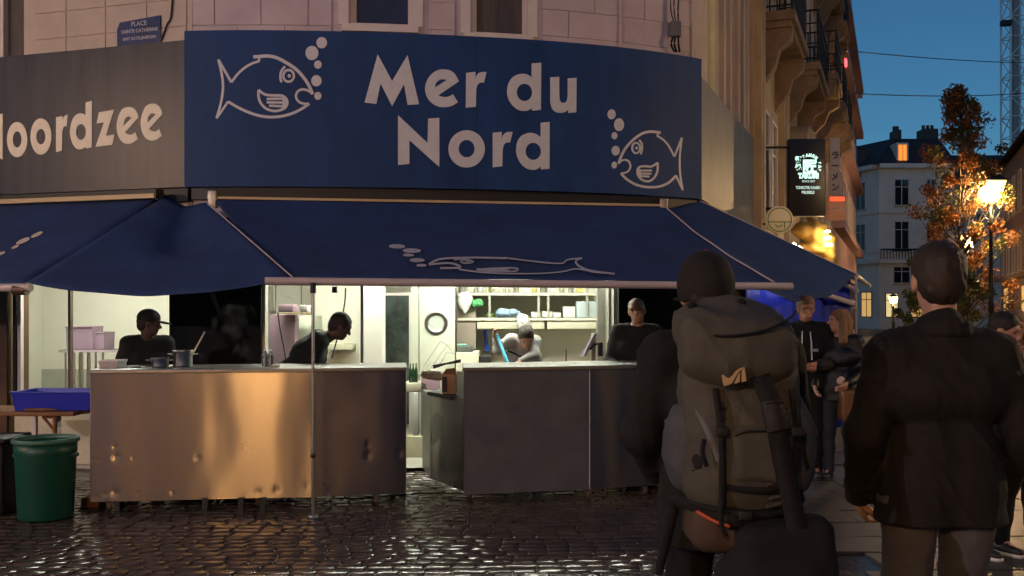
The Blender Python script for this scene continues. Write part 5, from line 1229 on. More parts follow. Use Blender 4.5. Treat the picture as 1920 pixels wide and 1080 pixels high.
# lamp under the side awning that lights the blue sheet
sl_ = thing('awning_lamp', 'lamp hanging under the side street awning behind the cloth', 'lamp', (3.15, 11.2, 2.2))
q = MB(); q.lathe((3.15, 11.0, 2.12), [(0, -.05), (.05, -.03), (.06, .02), (.03, .06), (0, .07)], 14); q.build('bulb', emis('awning_bulb', (.95, .95, 1), 70), sl_)
q = MB(); q.tube([(3.15, 11.0, 2.19), (3.15, 11.0, 2.3)], .01, 5); q.build('holder', m_black, sl_)
# the far side of the square, behind the photographer
FQ = Frame((-34, -15), (1, 0), (0, 1))
for i in range(5):
    hq = house('square_house', ['leftmost', 'second', 'middle', 'fourth', 'rightmost'][i] + ' town house on the far side of the square behind the photographer', FQ, i * 13.5, i * 13.5 + 13.4, 11.5 + (i % 3) * .8, [m_stucco2, m_stone, m_stucco, m_pink, m_stucco2][i], 8)
    for k in range(4):
        for z in (3.9, 7.2): fwin(hq, FQ, i * 13.5 + 1.4 + k * 3, i * 13.5 + 2.7 + k * 3, z, z + 2.1)
        q = MB(); FQ.box(q, i * 13.5 + 1 + k * 3, i * 13.5 + 3.2 + k * 3, .002, .03, .5, 2.6); q.build('shop_window', m_shopglow if (i + k) % 3 else m_glass_dark, hq)

# ------------------------------------------------------------------ trees and shrubs
def leaf_tree(name, label, base, h, spread, nclump, nleaf, leaf, mats, seed, trunk_r=.05, low=.25, shape=None):
    rr = random.Random(seed); nr = np.random.default_rng(seed)
    t = thing(name, label, 'tree', base); x, y, z = base; q = MB()
    tr = [Vector((x, y, 0))]
    for i in range(1, 8): tr.append(Vector((x + rr.uniform(-.05, .05), y + rr.uniform(-.05, .05), h * .92 * i / 7)))
    q.tube(smoothpoly(tr, n=3), trunk_r, 7, r2=.008)
    cl_ = []
    for i in range(nclump):
        f = low + (1 - low) * (i + rr.random()) / nclump; wd = spread * (shape(f) if shape else math.sin(math.pi * min(1, (f - low) / (1 - low) * .8 + .2)) ** .8)
        a = rr.uniform(0, 2 * math.pi); r_ = wd * rr.uniform(.25, 1); e = Vector((x + r_ * math.cos(a), y + r_ * math.sin(a), h * f))
        s = Vector((x, y, max(h * low * .6, h * f - r_ * 1.2))); m_ = s.lerp(e, .5) + Vector((0, 0, -.08 * r_)); q.tube(smoothpoly([s, m_, e], n=3), trunk_r * .3, 5, r2=.005)
        cl_.append((e, rr.uniform(.12, .26) * (.5 + spread * .5)))
    q.build('trunk', mat('bark_dark', (.05, .035, .025), .9, var=.3, vs=12), t)
    for mi, m in enumerate(mats):
        V, F = [], []
        for ci, (e, r_) in enumerate(cl_):
            if ci % len(mats) != mi: continue
            for _ in range(nleaf):
                d = nr.normal(size=3); d *= r_ * nr.random() ** .4 / np.linalg.norm(d); p = Vector(e) + Vector(d)
                u = Vector(nr.normal(size=3)).normalized(); v = u.cross(Vector(nr.normal(size=3))).normalized(); s = leaf * nr.uniform(.6, 1.25); o = len(V)
                w_ = u.cross(v) * s * .16
                V += [tuple(p - u * s), tuple(p + v * s * .45 + w_), tuple(p + u * s), tuple(p - v * s * .45 + w_)]; F.append((o, o + 1, o + 2, o + 3))
        b = MB(); b.add(V, F); b.build('crown', m, t)
    return t
def leafmat(name, c, tr=.4):
    m = bpy.data.materials.new(name); m.use_nodes = True; t_ = m.node_tree; b = t_.nodes['Principled BSDF']; b.inputs['Base Color'].default_value = (*c, 1); b.inputs['Roughness'].default_value = .55
    o = t_.nodes['Material Output']; tl_ = t_.nodes.new('ShaderNodeBsdfTranslucent'); tl_.inputs[0].default_value = (*[x * 1.3 for x in c], 1); mx = t_.nodes.new('ShaderNodeMixShader'); mx.inputs[0].default_value = tr
    t_.links.new(b.outputs[0], mx.inputs[1]); t_.links.new(tl_.outputs[0], mx.inputs[2]); t_.links.new(mx.outputs[0], o.inputs[0]); return m
lo_, lb_, lg_, ld_ = leafmat('leaf_orange', (.26, .105, .025)), leafmat('leaf_brown', (.15, .08, .03)), leafmat('leaf_olive', (.10, .095, .025)), leafmat('leaf_green', (.04, .06, .02))
leaf_tree('autumn_tree', 'slim street tree with sparse orange autumn leaves', (XP(1802, 23.4), 23.4, 0), 6.7, 1.12, 145, 85, .055, [lo_, lb_, lo_, lg_], 3, .06, .20, lambda f: (.3 if f > .9 else .6 if f > .8 else .85 if f > .65 else 1.05))
leaf_tree('shrub', 'dark leafy shrub in front of the far lit house', (XP(1705, 30), 30, 0), 2.05, .55, 16, 70, .07, [ld_, lg_], 5, .03, .2)
leaf_tree('shrub', 'green leafy shrub under the autumn tree beside the lamp post', (XP(1815, 21), 21, 0), 2.4, .55, 16, 70, .07, [ld_, lg_], 6, .03, .2)

# ------------------------------------------------------------------ people
m_skin = mat('skin', (.48, .27, .19), .5, var=.08, vs=20)
m_skin2 = mat('skin_ruddy', (.42, .20, .13), .5, var=.08, vs=20)
def fabric(name, c, rough=.85, var=.22, vs=7): return mat(name, c, rough, var=var, vs=vs, bump=.35, bs=220)
def rotm(yaw=0, pitch=0, roll=0):
    return np.array(Matrix.Rotation(R(yaw), 3, 'Z') @ Matrix.Rotation(R(pitch), 3, 'X') @ Matrix.Rotation(R(roll), 3, 'Y'))
BASE = dict(pelvis=(0, 0, .96), chest=(0, 0, 1.27), neck=(0, -.01, 1.46), head=(0, .02, 1.64), shL=(-.175, -.01, 1.42), shR=(.175, -.01, 1.42),
            elL=(-.25, -.03, 1.14), elR=(.25, -.03, 1.14), wrL=(-.25, .06, .89), wrR=(.25, .06, .89),
            hipL=(-.095, 0, .93), hipR=(.095, 0, .93), knL=(-.105, .03, .50), knR=(.105, .03, .50), anL=(-.11, -.02, .09), anR=(.11, -.02, .09))
UP = ('chest', 'neck', 'head', 'shL', 'shR', 'elL', 'elR', 'wrL', 'wrR')
def pose(H_, lean=0, side=0, twist=0, sit=0., build=1., absj=None, **ov):
    J = {k: np.array(v, float) for k, v in BASE.items()}
    for k, v in ov.items(): J[k] = np.array(v, float)
    M_ = rotm(twist, 0, 0) @ rotm(0, -lean, 0) @ rotm(0, 0, side); pv = J['pelvis'].copy()
    for k in UP: J[k] = M_ @ (J[k] - pv) + pv
    for k, v in (absj or {}).items(): J[k] = np.array(v, float)
    s = H_ / 1.76
    return {k: v * s for k, v in J.items()}, s
def hand_prims(w_, d, pn, s, curl=.5, side=1):
    """palm, four unequal fingers with two bends, thumb from the side of the palm"""
    d = d / np.linalg.norm(d); pn = pn - d * (pn @ d); pn /= np.linalg.norm(pn); a = np.cross(d, pn) * side; out_ = []
    k0 = w_ + d * .09 * s
    for i in range(4):
        o = a * (.030 - .020 * i) * s; out_.append(C(w_ + o * .6, k0 + o, .016 * s, .013 * s, k=.012)); L_ = [.036, .041, .039, .030][i] * s
        p = k0 + o; dd = d.copy(); 
        for j in range(3):
            an = curl * (.5 + .5 * j); dd2 = dd * math.cos(an) + pn * math.sin(an); e = p + dd2 * L_ * (1 - .22 * j); out_.append(C(p, e, (.0105 - .001 * j) * s, (.0095 - .001 * j) * s, k=.006)); p, dd = e, dd2
            pn = pn
    th0 = w_ + d * .028 * s + a * .026 * s; t1 = th0 + (d * .6 + a * .55 + pn * .35) * .045 * s; out_ += [C(th0, t1, .014 * s, .011 * s, k=.01), C(t1, t1 + (d * .85 + pn * .4) * .034 * s, .011 * s, .009 * s, k=.006)]
    return out_
def torso_prims(J, s, off=0., build=1.):
    f = lambda a, b_, r1, r2, **k: C(a, b_, r1 * s * build + off, r2 * s * build + off, **k)
    p, c, n = J['pelvis'], J['chest'], J['neck']; ax = (J['shR'] - J['shL']); ax = ax / np.linalg.norm(ax)
    hx = J['hipR'] - J['hipL']; hx = hx / np.linalg.norm(hx); w_ = p * .62 + c * .38
    return [f(c - ax * .085 * s, c + ax * .085 * s, .118, .118), f(w_ - hx * .06 * s, w_ + hx * .06 * s, .107, .107), f(p - hx * .075 * s, p + hx * .075 * s, .118, .118),
            f(J['shL'] + ax * .02 * s, J['shR'] - ax * .02 * s, .062, .062), f(J['shL'], n, .056, .05), f(J['shR'], n, .056, .05), f(c, n, .09, .06)]
def arm_prims(J, s, sd, off=0., upto=1.):
    a, e, w_ = J['sh' + sd], J['el' + sd], J['wr' + sd]
    return [C(a, e, .056 * s + off, .042 * s + off), C(e, e + (w_ - e) * upto, .043 * s + off, (.043 - .013 * upto) * s + off)]
def leg_prims(J, s, sd, off=0., end=1.):
    h, k_, a = J['hip' + sd], J['kn' + sd], J['an' + sd]
    return [C(h, k_, .085 * s + off, .056 * s + off), C(k_, k_ + (a - k_) * end, .056 * s + off, (.056 - .02 * end) * s + off)]
def wrinkle(a, f, seed=0.):
    return lambda Qg, F: F + a * (np.sin(Qg[..., 2] * f + 3 * np.sin(Qg[..., 0] * 7 + seed) + 2 * np.sin(Qg[..., 1] * 9)) + .6 * np.sin(Qg[..., 2] * f * 1.9 - Qg[..., 0] * 22 + seed) * np.cos(Qg[..., 1] * 17))
def crease(a, f, seed=0.):
    def fn(Qg, F):
        x, y, z = Qg[..., 0], Qg[..., 1], Qg[..., 2]
        w1 = 1.5 * np.sin(x * 11 + seed) + 1.1 * np.sin(y * 13 - z * 5 + seed * 2) + .8 * np.sin(x * 27 + z * 14)
        r1 = 1 - np.abs(np.sin(z * f * .5 + x * 9 + w1)); r2 = 1 - np.abs(np.sin(z * f * .33 - x * 15 + 1.7 * w1 + 2)); r3 = 1 - np.abs(np.sin(x * 31 + y * 19 + z * 7 + w1))
        m_ = .5 + .5 * np.sin(z * 9 + x * 6 + seed) * np.cos(x * 8 + y * 5)
        return F - a * (r1 ** 3 * m_ + .8 * r2 ** 3 * (1 - m_) + .35 * r3 ** 4 - .45)
    return fn
def strands(ho_, V, Q, hc, s, m, n, ln):
    """short hair blades that break the outline of the hair"""
    nr = np.random.default_rng(4); q_ = Q[nr.integers(0, len(Q), n)]; a, b_, c_, d_ = V[q_[:, 0]], V[q_[:, 1]], V[q_[:, 2]], V[q_[:, 3]]
    w_ = nr.random((n, 2, 1)); p = a + (b_ - a) * w_[:, 0] + (d_ - a) * w_[:, 1]; nn_ = np.cross(b_ - a, d_ - a); nn_ /= np.linalg.norm(nn_, axis=1, keepdims=True) + 1e-9
    out_ = p - hc; out_ /= np.linalg.norm(out_, axis=1, keepdims=True); nn_ = np.where((nn_ * out_).sum(1, keepdims=True) < 0, -nn_, nn_)
    g_ = np.array((0, -.15, -1.)) + nr.normal(size=(n, 3)) * .35; g_ = g_ - nn_ * (g_ * nn_).sum(1, keepdims=True); g_ /= np.linalg.norm(g_, axis=1, keepdims=True) + 1e-9
    sd = np.cross(g_, nn_); L_ = ln * s * nr.uniform(.5, 1.2, (n, 1)); p = p - nn_ * .002
    VV = np.stack([p - sd * .0009, p + sd * .0009, p + g_ * L_ + nn_ * L_ * nr.uniform(.05, .35, (n, 1))], 1).reshape(-1, 3)
    np_mesh('hair_strands', VV, np.arange(3 * n).reshape(-1, 3), m, ho_, False)
def person(label, loc, rz, H_, J, s, top, bottom, hairm, res=.014, skin=None, yaw=0, pitch=0, roll=0, hairstyle='short', long_sleeve=True, hem=.86, shoes=None, build=1., hands=None, fit=.016, curl=.5,
           collar=False, wr=.004, group=None, head_only=False, sole=None):
    skin = skin or m_skin; t = thing('person', label, 'person', loc, rz, group, local=True)
    Rh = rotm(yaw, pitch, roll); hc = J['head']; hp = lambda x, y, z: hc + Rh @ (np.array((x, y, z)) * s)
    he = lambda c, r_, **k: EL(hp(*c), np.array(r_) * s, Rh, **k)
    headp = [he((0, 0, .03), (.077, .095, .09)), he((0, .018, -.045), (.058, .068, .072)), he((0, .055, -.085), (.028, .03, .024)), C(hp(0, .088, .012), hp(0, .112, -.028), .010 * s, .015 * s, k=.012), he((0, .08, .035), (.05, .02, .012)),
             he((-.077, -.004, -.005), (.012, .022, .034), k=.008), he((.077, -.004, -.005), (.012, .022, .034), k=.008), C(hp(-.02, .088, -.058), hp(.02, .088, -.058), .009 * s, .009 * s, k=.012),
             he((-.032, .097, .014), (.016, .009, .009), sub=True, k=.010), he((.032, .097, .014), (.016, .009, .009), sub=True, k=.010), C(hp(-.022, .1, -.062), hp(.022, .1, -.062), .0035 * s, .0035 * s, sub=True, k=.006)]
    neckp = [C(J['neck'] + np.array((0, 0, -.04)) * s, hp(0, -.015, -.06), .056 * s, .054 * s)]
    body = torso_prims(J, s, -.004, build) + neckp + headp
    for sd in 'LR': body += arm_prims(J, s, sd, -.003) + leg_prims(J, s, sd, -.004)
    for i, sd in enumerate('LR'):
        f_ = J['wr' + sd] - J['el' + sd]; hd = (hands or {}).get(sd, {})
        body += hand_prims(J['wr' + sd], np.array(hd.get('d', f_), float), np.array(hd.get('n', (1 if sd == 'L' else -1, .3, 0)), float), s, hd.get('curl', curl), hd.get('side', 1 if sd == 'L' else -1))
        an = J['an' + sd]; body += [C(an, an + np.array((0, .13, -.05)) * s, .035 * s, .028 * s)]
    V, Q = sdf_mesh(body, res, .022); bo = np_mesh('body', V, Q, skin, t)
    for sx in (-1, 1):
        q = MB(); e_ = hp(sx * .032, .082, .014); q.lathe((0, 0, 0), [(0, -.011 * s), (.008 * s, -.008 * s), (.011 * s, 0), (.008 * s, .008 * s), (0, .011 * s)], 10); q.v = [tuple(np.array(p) + e_) for p in q.v]; q.build('eye', mat('eye_dark', (.10, .08, .07), .2), t)
    # hair
    if hairstyle:
        hh = [he((0, -.012, .045), (.088, .104, .094)), he((0, -.05, -.01), (.075, .062, .075))]
        if hairstyle == 'long': hh += [C(hp(-.07, -.02, .0), hp(-.085, -.03, -.20), .035 * s, .045 * s), C(hp(.07, -.02, .0), hp(.085, -.03, -.20), .035 * s, .045 * s), C(hp(0, -.07, .0), hp(0, -.085, -.22), .07 * s, .07 * s)]
        if hairstyle == 'thin': hh = [he((0, -.016, .042), (.081, .098, .086)), he((0, -.05, -.01), (.074, .06, .07))]
        hh += [he((0, .12, -.03 if hairstyle != 'thin' else .03), (.072 if hairstyle == 'long' else .10, .075, .092), sub=True, k=.015)]
        if hairstyle != 'long': hh += [he((-.09, .02, -.035), (.03, .05, .05), sub=True, k=.01), he((.09, .02, -.035), (.03, .05, .05), sub=True, k=.01)]
        V, Q = sdf_mesh(hh, res * .7, .02 * s, lambda Qg, F: F + .003 * np.sin(Qg[..., 0] * 140 + 5 * np.sin(Qg[..., 2] * 30)) * np.cos(Qg[..., 1] * 90)); ho_ = np_mesh('hair', V, Q, hairm, t); strands(ho_, V, Q, hc, s, hairm, 9000 if res < .0105 else 1200, .011 if hairstyle != 'long' else .045)
    # upper garment
    g_ = torso_prims(J, s, fit * s, build)
    for sd in 'LR': g_ += arm_prims(J, s, sd, (fit + .004) * s, 1.0 if long_sleeve else -0.0 + .02)
    if not long_sleeve:
        g_ = torso_prims(J, s, fit * s, build)
        for sd in 'LR': a_, e_ = J['sh' + sd], J['el' + sd]; g_ += [C(a_, a_ + (e_ - a_) * .75, .058 * s + fit * s, .054 * s + fit * s)]
    if collar: g_ += [C(J['neck'] + np.array((0, -.01, -.02)) * s, J['neck'] + np.array((0, -.012, .035)) * s, .072 * s, .066 * s, k=.02)]
    pel = J['pelvis']; g_ += [C(pel + np.array((sx * .07, 0, .06)) * s, np.array((pel[0] + sx * .088 * s, pel[1] + .005, hem * s - .12 * s)), (.108 + fit * .6) * s * build, (.142 + fit * .6) * s * build) for sx in (-1, 1)]
    ncut = J['neck'] + np.array((0, .015, .075)) * s; wf = (crease(wr * 1.9, 40 / s) if res < .0105 else wrinkle(wr, 34 / s))
    def post(Qg, F):
        F = wf(Qg, F); F = np.maximum(F, hem * s - Qg[..., 2])
        if not collar: F = np.maximum(F, .075 * s - np.linalg.norm(Qg - ncut, axis=-1))
        return F
    V, Q = sdf_mesh(g_, res, .035 * s, post); np_mesh('top', V, Q, top, t)
    # trousers
    g_ = [C(J['hipL'], J['hipR'], .115 * s * build, .115 * s * build), C(pel + np.array((-.05, 0, .03)) * s, pel + np.array((.05, 0, .03)) * s, .11 * s * build, .11 * s * build)]
    for sd in 'LR': g_ += leg_prims(J, s, sd, .016 * s, .97)
    V, Q = sdf_mesh(g_, res, .03 * s, (crease(wr * 1.5, 34 / s, 2.) if res < .0105 else wrinkle(wr * .8, 26 / s, 2.))); np_mesh('trousers', V, Q, bottom, t)
    for sd in 'LR':
        an = J['an' + sd]; x, y, _ = an; zz = an[2] - .09 * s
        pr_ = [C((x, y - .03 * s, zz + .05 * s), (x, y + .05 * s, zz + .05 * s), .046 * s, .046 * s), C((x, y + .03 * s, zz + .045 * s), (x, y + .15 * s, zz + .036 * s), .046 * s, .036 * s)]
        V, Q = sdf_mesh(pr_, min(res, .012), .02, lambda Qg, F: np.maximum(F, zz + .022 - Qg[..., 2])); sh_ = np_mesh('shoe', V, Q, shoes or m_black, t)
        pr_ = [C((x, y - .03 * s, zz + .012), (x, y + .145 * s, zz + .012), .05 * s, .042 * s)]
        V, Q = sdf_mesh(pr_, .012, .01, lambda Qg, F: np.maximum(np.maximum(F, zz + .0005 - Qg[..., 2]), Qg[..., 2] - zz - .026)); np_mesh('sole', V, Q, sole or m_black, sh_)
    return t, hp, Rh
def child(t, name, prims, res, m, k=.03, post=None):
    V, Q = sdf_mesh(prims, res, k, post); return np_mesh(name, V, Q, m, t)
GZ = .012       # walking level on top of the setts
hair_d, hair_g, hair_b, hair_f = fabric('hair_dark', (.02, .014, .010), .6), fabric('hair_grey', (.22, .19, .17), .6), fabric('hair_blond', (.20, .11, .05), .6), fabric('hair_sandy', (.16, .09, .05), .6)

# --- the two men in the foreground, seen from behind
# man without a hat, dark jacket
Y2 = 3.45; J, s = pose(1.80, absj=dict(elL=(-.268, -.04, 1.12), wrL=(-.235, .12, .90), elR=(.272, -.03, 1.12), wrR=(.25, .12, .90), shL=(-.178, -.01, 1.385), shR=(.178, -.01, 1.385), hipL=(-.10, 0, .93), hipR=(.10, 0, .93), anR=(.13, .18, .10), knR=(.12, .12, .50)))
jk = fabric('dark_olive_jacket', (.011, .009, .006), .8)
t2, hp2, _ = person('man with short dark hair in a dark jacket, seen from behind', (XP(1763, Y2), Y2, GZ), 0, 1.80, J, s, jk, fabric('grey_trousers', (.10, .095, .105), .8), fabric('hair_brown', (.028, .018, .012), .55), .010, yaw=-6, pitch=2, hem=.83, build=1.0, fit=.018, collar=True, wr=.006, curl=.6, hands=dict(L=dict(d=(.25, .6, -.7)), R=dict(d=(-.25, .6, -.7))))
nk = J['neck']
rg = [nk + np.array((.078 * math.cos(a), .070 * math.sin(a) - .005, .020 - .018 * math.sin(a))) * s for a in np.linspace(0, 2 * math.pi, 15)]
child_ = lambda t, n, p, r_, m, k: np_mesh(n, *sdf_mesh(p, r_, k), m, t)
child_(t2, 'collar', [C(rg[i], rg[i + 1], .017, .017) for i in range(14)] + [C(rg[i] - np.array((0, 0, .028)), rg[i + 1] - np.array((0, 0, .028)), .020, .020) for i in range(14)], .007, jk, .012)
for pts in () and ([(-.165, -.105, 1.36), (-.08, -.128, 1.335), (0, -.134, 1.33), (.08, -.128, 1.335), (.165, -.105, 1.36)],):
    q = MB(); q.tube(smoothpoly([tuple(np.array(p) * s) for p in pts], n=5), .004, 5); q.build('yoke_seam', jk, t2)
# man with cap, backpack and shoulder bag
Y1 = 3.42; J, s = pose(1.76, absj=dict(head=(-.05, .02, 1.625), elL=(-.275, .0, 1.15), wrL=(-.20, .17, 1.00), elR=(.27, .05, 1.15), wrR=(.24, .22, 1.05), shL=(-.20, 0, 1.42), shR=(.20, 0, 1.42), knL=(-.105, .10, .5), anL=(-.11, .14, .1)))
m_pk = fabric('taupe_pack_cloth', (.068, .066, .054), .75, .3, 9); m_pkg = fabric('grey_pack_pocket', (.060, .068, .080), .7); m_blk = fabric('black_cloth', (.006, .006, .007), .85)
t1, hp1, Rh1 = person('man in a black cap carrying a big taupe backpack, seen from behind', (XP(1352, Y1), Y1, GZ), 0, 1.76, J, s, m_blk, m_blk, hair_d, .010, skin=m_skin2, yaw=6, hem=.78, fit=.02, wr=.005, collar=True, hands=dict(L=dict(n=(.4, .6, 0)), R=dict(n=(-.4, .6, 0))))
cap_p = [EL(hp1(0, -.004, .052), np.array((.094, .110, .096)) * s, Rh1), EL(hp1(0, -.006, .02), np.array((.095, .110, .10)) * s, Rh1), EL(hp1(0, -.004, .10), np.array((.074, .088, .055)) * s, Rh1)]
zc = hp1(0, 0, -.028)[2]
cp = child(t1, 'cap', cap_p, .008, fabric('black_cap', (.010, .009, .008), .8), .02, lambda Qg, F: np.maximum(F, zc - Qg[..., 2] - .12 * (Qg[..., 1] - J['head'][1])))
child(t1, 'cap_peak', [EL(hp1(0, .14, -.01), np.array((.075, .075, .012)) * s, Rh1)], .006, MATS['black_cap'])
q = MB(); q.lathe(Vector(hp1(0, -.01, .150)), [(.0, .010), (.009, .007), (.011, 0), (0, -.004)], 12); q.build('button', mat('red_button', (.55, .03, .015), .4, emit=None), cp)
bp = thing('backpack', 'large taupe trekking backpack with a gold emblem on its lid', 'backpack', (XP(1362, 3.2), 3.2, .95 + GZ), 0, None)
bo_ = np.array((XP(1352, Y1), Y1, GZ))
L = lambda x, y, z: tuple(bo_ + np.array((x, y, z)))
pw = lambda a, f: crease(a * 1.5, f * 1.3, a * 900)
tilt = rotm(0, 8, 0)
child(bp, 'main_bag', [BX(L(0.0, -.25, 1.20), (.185, .135, .25), .09), EL(L(0.0, -.30, 1.12), (.17, .13, .20)), EL(L(.02, -.24, .94), (.175, .13, .12))], .010, m_pk, .05, pw(.006, 38))
lid = child(bp, 'lid', [BX(L(-.022, -.27, 1.50), (.182, .145, .085), .075, rotm(0, 10, 5)), EL(L(-.018, -.33, 1.42), (.186, .11, .10)), EL(L(.0, -.22, 1.555), (.115, .11, .055)), EL(L(-.03, -.20, 1.575), (.08, .08, .04))], .010, m_pk, .05, pw(.007, 30))
q = MB(); q.tube(smoothpoly([L(-.165, -.33, 1.515), L(-.09, -.425, 1.50), L(.03, -.435, 1.515), L(.12, -.405, 1.55), L(.17, -.30, 1.575)], n=6), .0045, 6); q.build('zip', m_blk, lid)
for px, py in ((1298, 572), (1390, 566)):
    q = MB(); q.lathe((0, 0, 0), [(0, .012), (.012, .009), (.018, 0), (.012, -.009), (0, -.012)], 12); q.v = [tuple(Vector(p) + P(px, py, Y1 - .27 - .02)) for p in q.v]; q.build('toggle', m_blk, lid)
# gold emblem on the lid
def on_lid(px, py, h=0): return P(px, py, Y1 - .452 - h)
m_gold = mat('gold_print', (.52, .36, .18), .5, var=.08)
em = [[(1353, 704), (1356, 702), (1361, 707), (1367, 709), (1373, 704), (1379, 696), (1388, 690), (1397, 688), (1391, 692), (1384, 699), (1378, 709), (1373, 718), (1366, 722), (1357, 724), (1355, 716)], [(1384, 703), (1388, 697), (1387, 716), (1380, 719), (1376, 719), (1380, 711)], [(1391, 693), (1396, 690), (1400, 714), (1395, 716), (1390, 716)]]
for e in em: raised('emblem', e, [], on_lid, .004, m_gold, lid)
child(bp, 'side_pocket', [EL(L(-.165, -.22, 1.14), (.07, .12, .15))], .010, m_pkg, .03, pw(.007, 45)); child(bp, 'side_pocket', [EL(L(.19, -.21, 1.14), (.07, .12, .16))], .010, m_pkg, .03, pw(.008, 45))
child(bp, 'mesh_pocket', [EL(L(-.115, -.34, 1.12), (.055, .05, .10), rotm(0, 0, 14))], .008, m_blk, .02)
child(bp, 'base_pocket', [BX(L(.0, -.24, .90), (.165, .125, .08), .06)], .010, fabric('brown_pack_base', (.07, .045, .03), .8), .03, pw(.005, 60))
for pts, w_ in (([L(-.10, -.395, 1.34), L(-.09, -.435, 1.20), L(-.085, -.425, 1.05), L(-.08, -.38, .92)], .011), ([L(.13, -.40, 1.34), L(.14, -.42, 1.2), L(.13, -.40, 1.04), L(.11, -.36, .92)], .011)):
    q = MB(); q.tube(smoothpoly(pts, n=6), w_, 6); q.build('strap', m_blk, bp)
child(bp, 'hip_belt', [C(L(-.19, -.26, .98), L(-.05, -.385, .945), .022, .03), C(L(-.05, -.385, .945), L(.06, -.385, .95), .03, .022), C(L(.19, -.26, .98), L(.06, -.385, .95), .022, .022)], .009, m_blk, .02)
q = MB(); q.tube(smoothpoly([L(-.145, -.34, .955), L(-.10, -.385, .935), L(-.06, -.415, .925)], n=4), .006, 6); q.build('red_cord', mat('red_cord', (.45, .08, .03), .6), bp)
for sx in (-1, 1):
    q = MB(); q.tube(smoothpoly([L(sx * .10, -.10, 1.46), L(sx * .13, .02, 1.52), L(sx * .14, .13, 1.42), L(sx * .15, .15, 1.25), L(sx * .17, .02, 1.08), L(sx * .16, -.12, 1.0)], n=6), .022, 8); q.build('shoulder_strap', m_blk, bp)
sbg = thing('shoulder_bag', 'black shoulder bag slung over the taupe backpack', 'bag', L(.10, -.42, .78))
child(sbg, 'bag', [BX(L(.115, -.40, .80), (.145, .085, .15), .05, rotm(0, 0, -6)), EL(L(.12, -.45, .76), (.12, .06, .11)), EL(L(.02, -.40, .76), (.13, .08, .11))], .010, m_blk, .03, pw(.006, 30))
def ribbon(mb, pts, wd, th, side):
    pts = smoothpoly(pts, n=6); n = len(pts); side = Vector(side).normalized(); V = []; F = []
    for i, p in enumerate(pts):
        tdir = (pts[min(i + 1, n - 1)] - pts[max(i - 1, 0)]).normalized(); s_ = (side - tdir * side.dot(tdir)).normalized(); nn_ = s_.cross(tdir).normalized()
        V += [p + s_ * wd / 2 + nn_ * th / 2, p - s_ * wd / 2 + nn_ * th / 2, p - s_ * wd / 2 - nn_ * th / 2, p + s_ * wd / 2 - nn_ * th / 2]
    for i in range(n - 1):
        for k in range(4): F.append((i * 4 + k, i * 4 + (k + 1) % 4, i * 4 + 4 + (k + 1) % 4, i * 4 + 4 + k))
    mb.add(V, F + [(3, 2, 1, 0), (n * 4 - 4, n * 4 - 3, n * 4 - 2, n * 4 - 1)], True)
q = MB(); ribbon(q, [L(.02, -.405, 1.40), L(.055, -.45, 1.30), L(.085, -.455, 1.15), L(.115, -.46, 1.0), L(.13, -.47, .90)], .058, .012, (1, 0, .2)); q.build('strap', m_blk, sbg)
q = MB(); ribbon(q, [L(.055, -.458, 1.31), L(.064, -.464, 1.26), L(.072, -.464, 1.22)], .066, .016, (1, 0, .2)); q.build('strap_pad', fabric('strap_pad', (.016, .015, .014), .6), sbg)
for k in range(4):
    q = MB(); q.tube([L(.035 + .004 * k, -.466, 1.30 - .018 * k), L(.09 + .004 * k, -.468, 1.305 - .018 * k)], .003, 4); q.build('strap_loop', m_blk, sbg)
for z0, z1, zz in ((1.06, 1.04, .0), (.985, .965, .01)):
    q = MB(); ribbon(q, [L(-.205, -.24, z0), L(-.13, -.36, (z0 + z1) / 2), L(-.03, -.432 + zz, z1), L(.07, -.43 + zz, z1), L(.15, -.36, (z0 + z1) / 2), L(.215, -.22, z0)], .018, .006, (0, 0, 1)); q.build('compression_strap', m_blk, bp)
for k in range(5):
    q = MB(); q.tube(smoothpoly([L(.05, -.415, .985 + k * .022), L(.13, -.385, 1.0 + k * .024), L(.19, -.29, 1.03 + k * .026)], n=5), .007, 6); q.build('fold', m_pk, bp)
for sgn, pts in ((1, [L(-.15, -.33, 1.30), L(-.12, -.385, 1.22), L(-.085, -.415, 1.12)]), (1, [L(.175, -.30, 1.30), L(.205, -.27, 1.18), L(.205, -.27, 1.05)])):
    q = MB(); ribbon(q, pts, .034, .008, (1, .4, .2)); q.build('pocket_trim', fabric('pale_grey_trim', (.13, .14, .155), .7), bp)
fpk = child(bp, 'front_pocket', [BX(L(.03, -.385, 1.14), (.085, .05, .09), .035)], .008, m_pk, .02, pw(.004, 50))
q = MB(); q.tube(smoothpoly([L(-.045, -.425, 1.20), L(-.02, -.44, 1.215), L(.03, -.444, 1.218), L(.08, -.44, 1.215), L(.105, -.425, 1.20)], n=5), .0035, 5); q.build('zip', m_black, fpk)
q = MB(); q.tube([L(.09, -.444, 1.212), L(.094, -.452, 1.175)], .003, 5); q.build('zip_pull', mat('orange_cord', (.45, .12, .03), .6), fpk)
for x_, z_, l_ in ((-.085, 1.01, .11), (.14, 1.03, .09), (-.14, 1.19, .08), (.18, 1.2, .1)):
    q = MB(); ribbon(q, [L(x_, -.425 if abs(x_) < .15 else -.36, z_), L(x_ - .008, -.44 if abs(x_) < .15 else -.375, z_ - l_ * .5), L(x_ + .006, -.435 if abs(x_) < .15 else -.37, z_ - l_)], .014, .003, (1, 0, 0)); q.build('webbing_tail', m_blk, bp)
for k in range(3):
    q = MB(); q.tube(smoothpoly([L(-.088, -.437, 1.30 - k * .03), L(-.088, -.449, 1.293 - k * .03), L(-.087, -.440, 1.283 - k * .03)], n=4), .004, 5); q.build('daisy_loop', m_blk, bp)
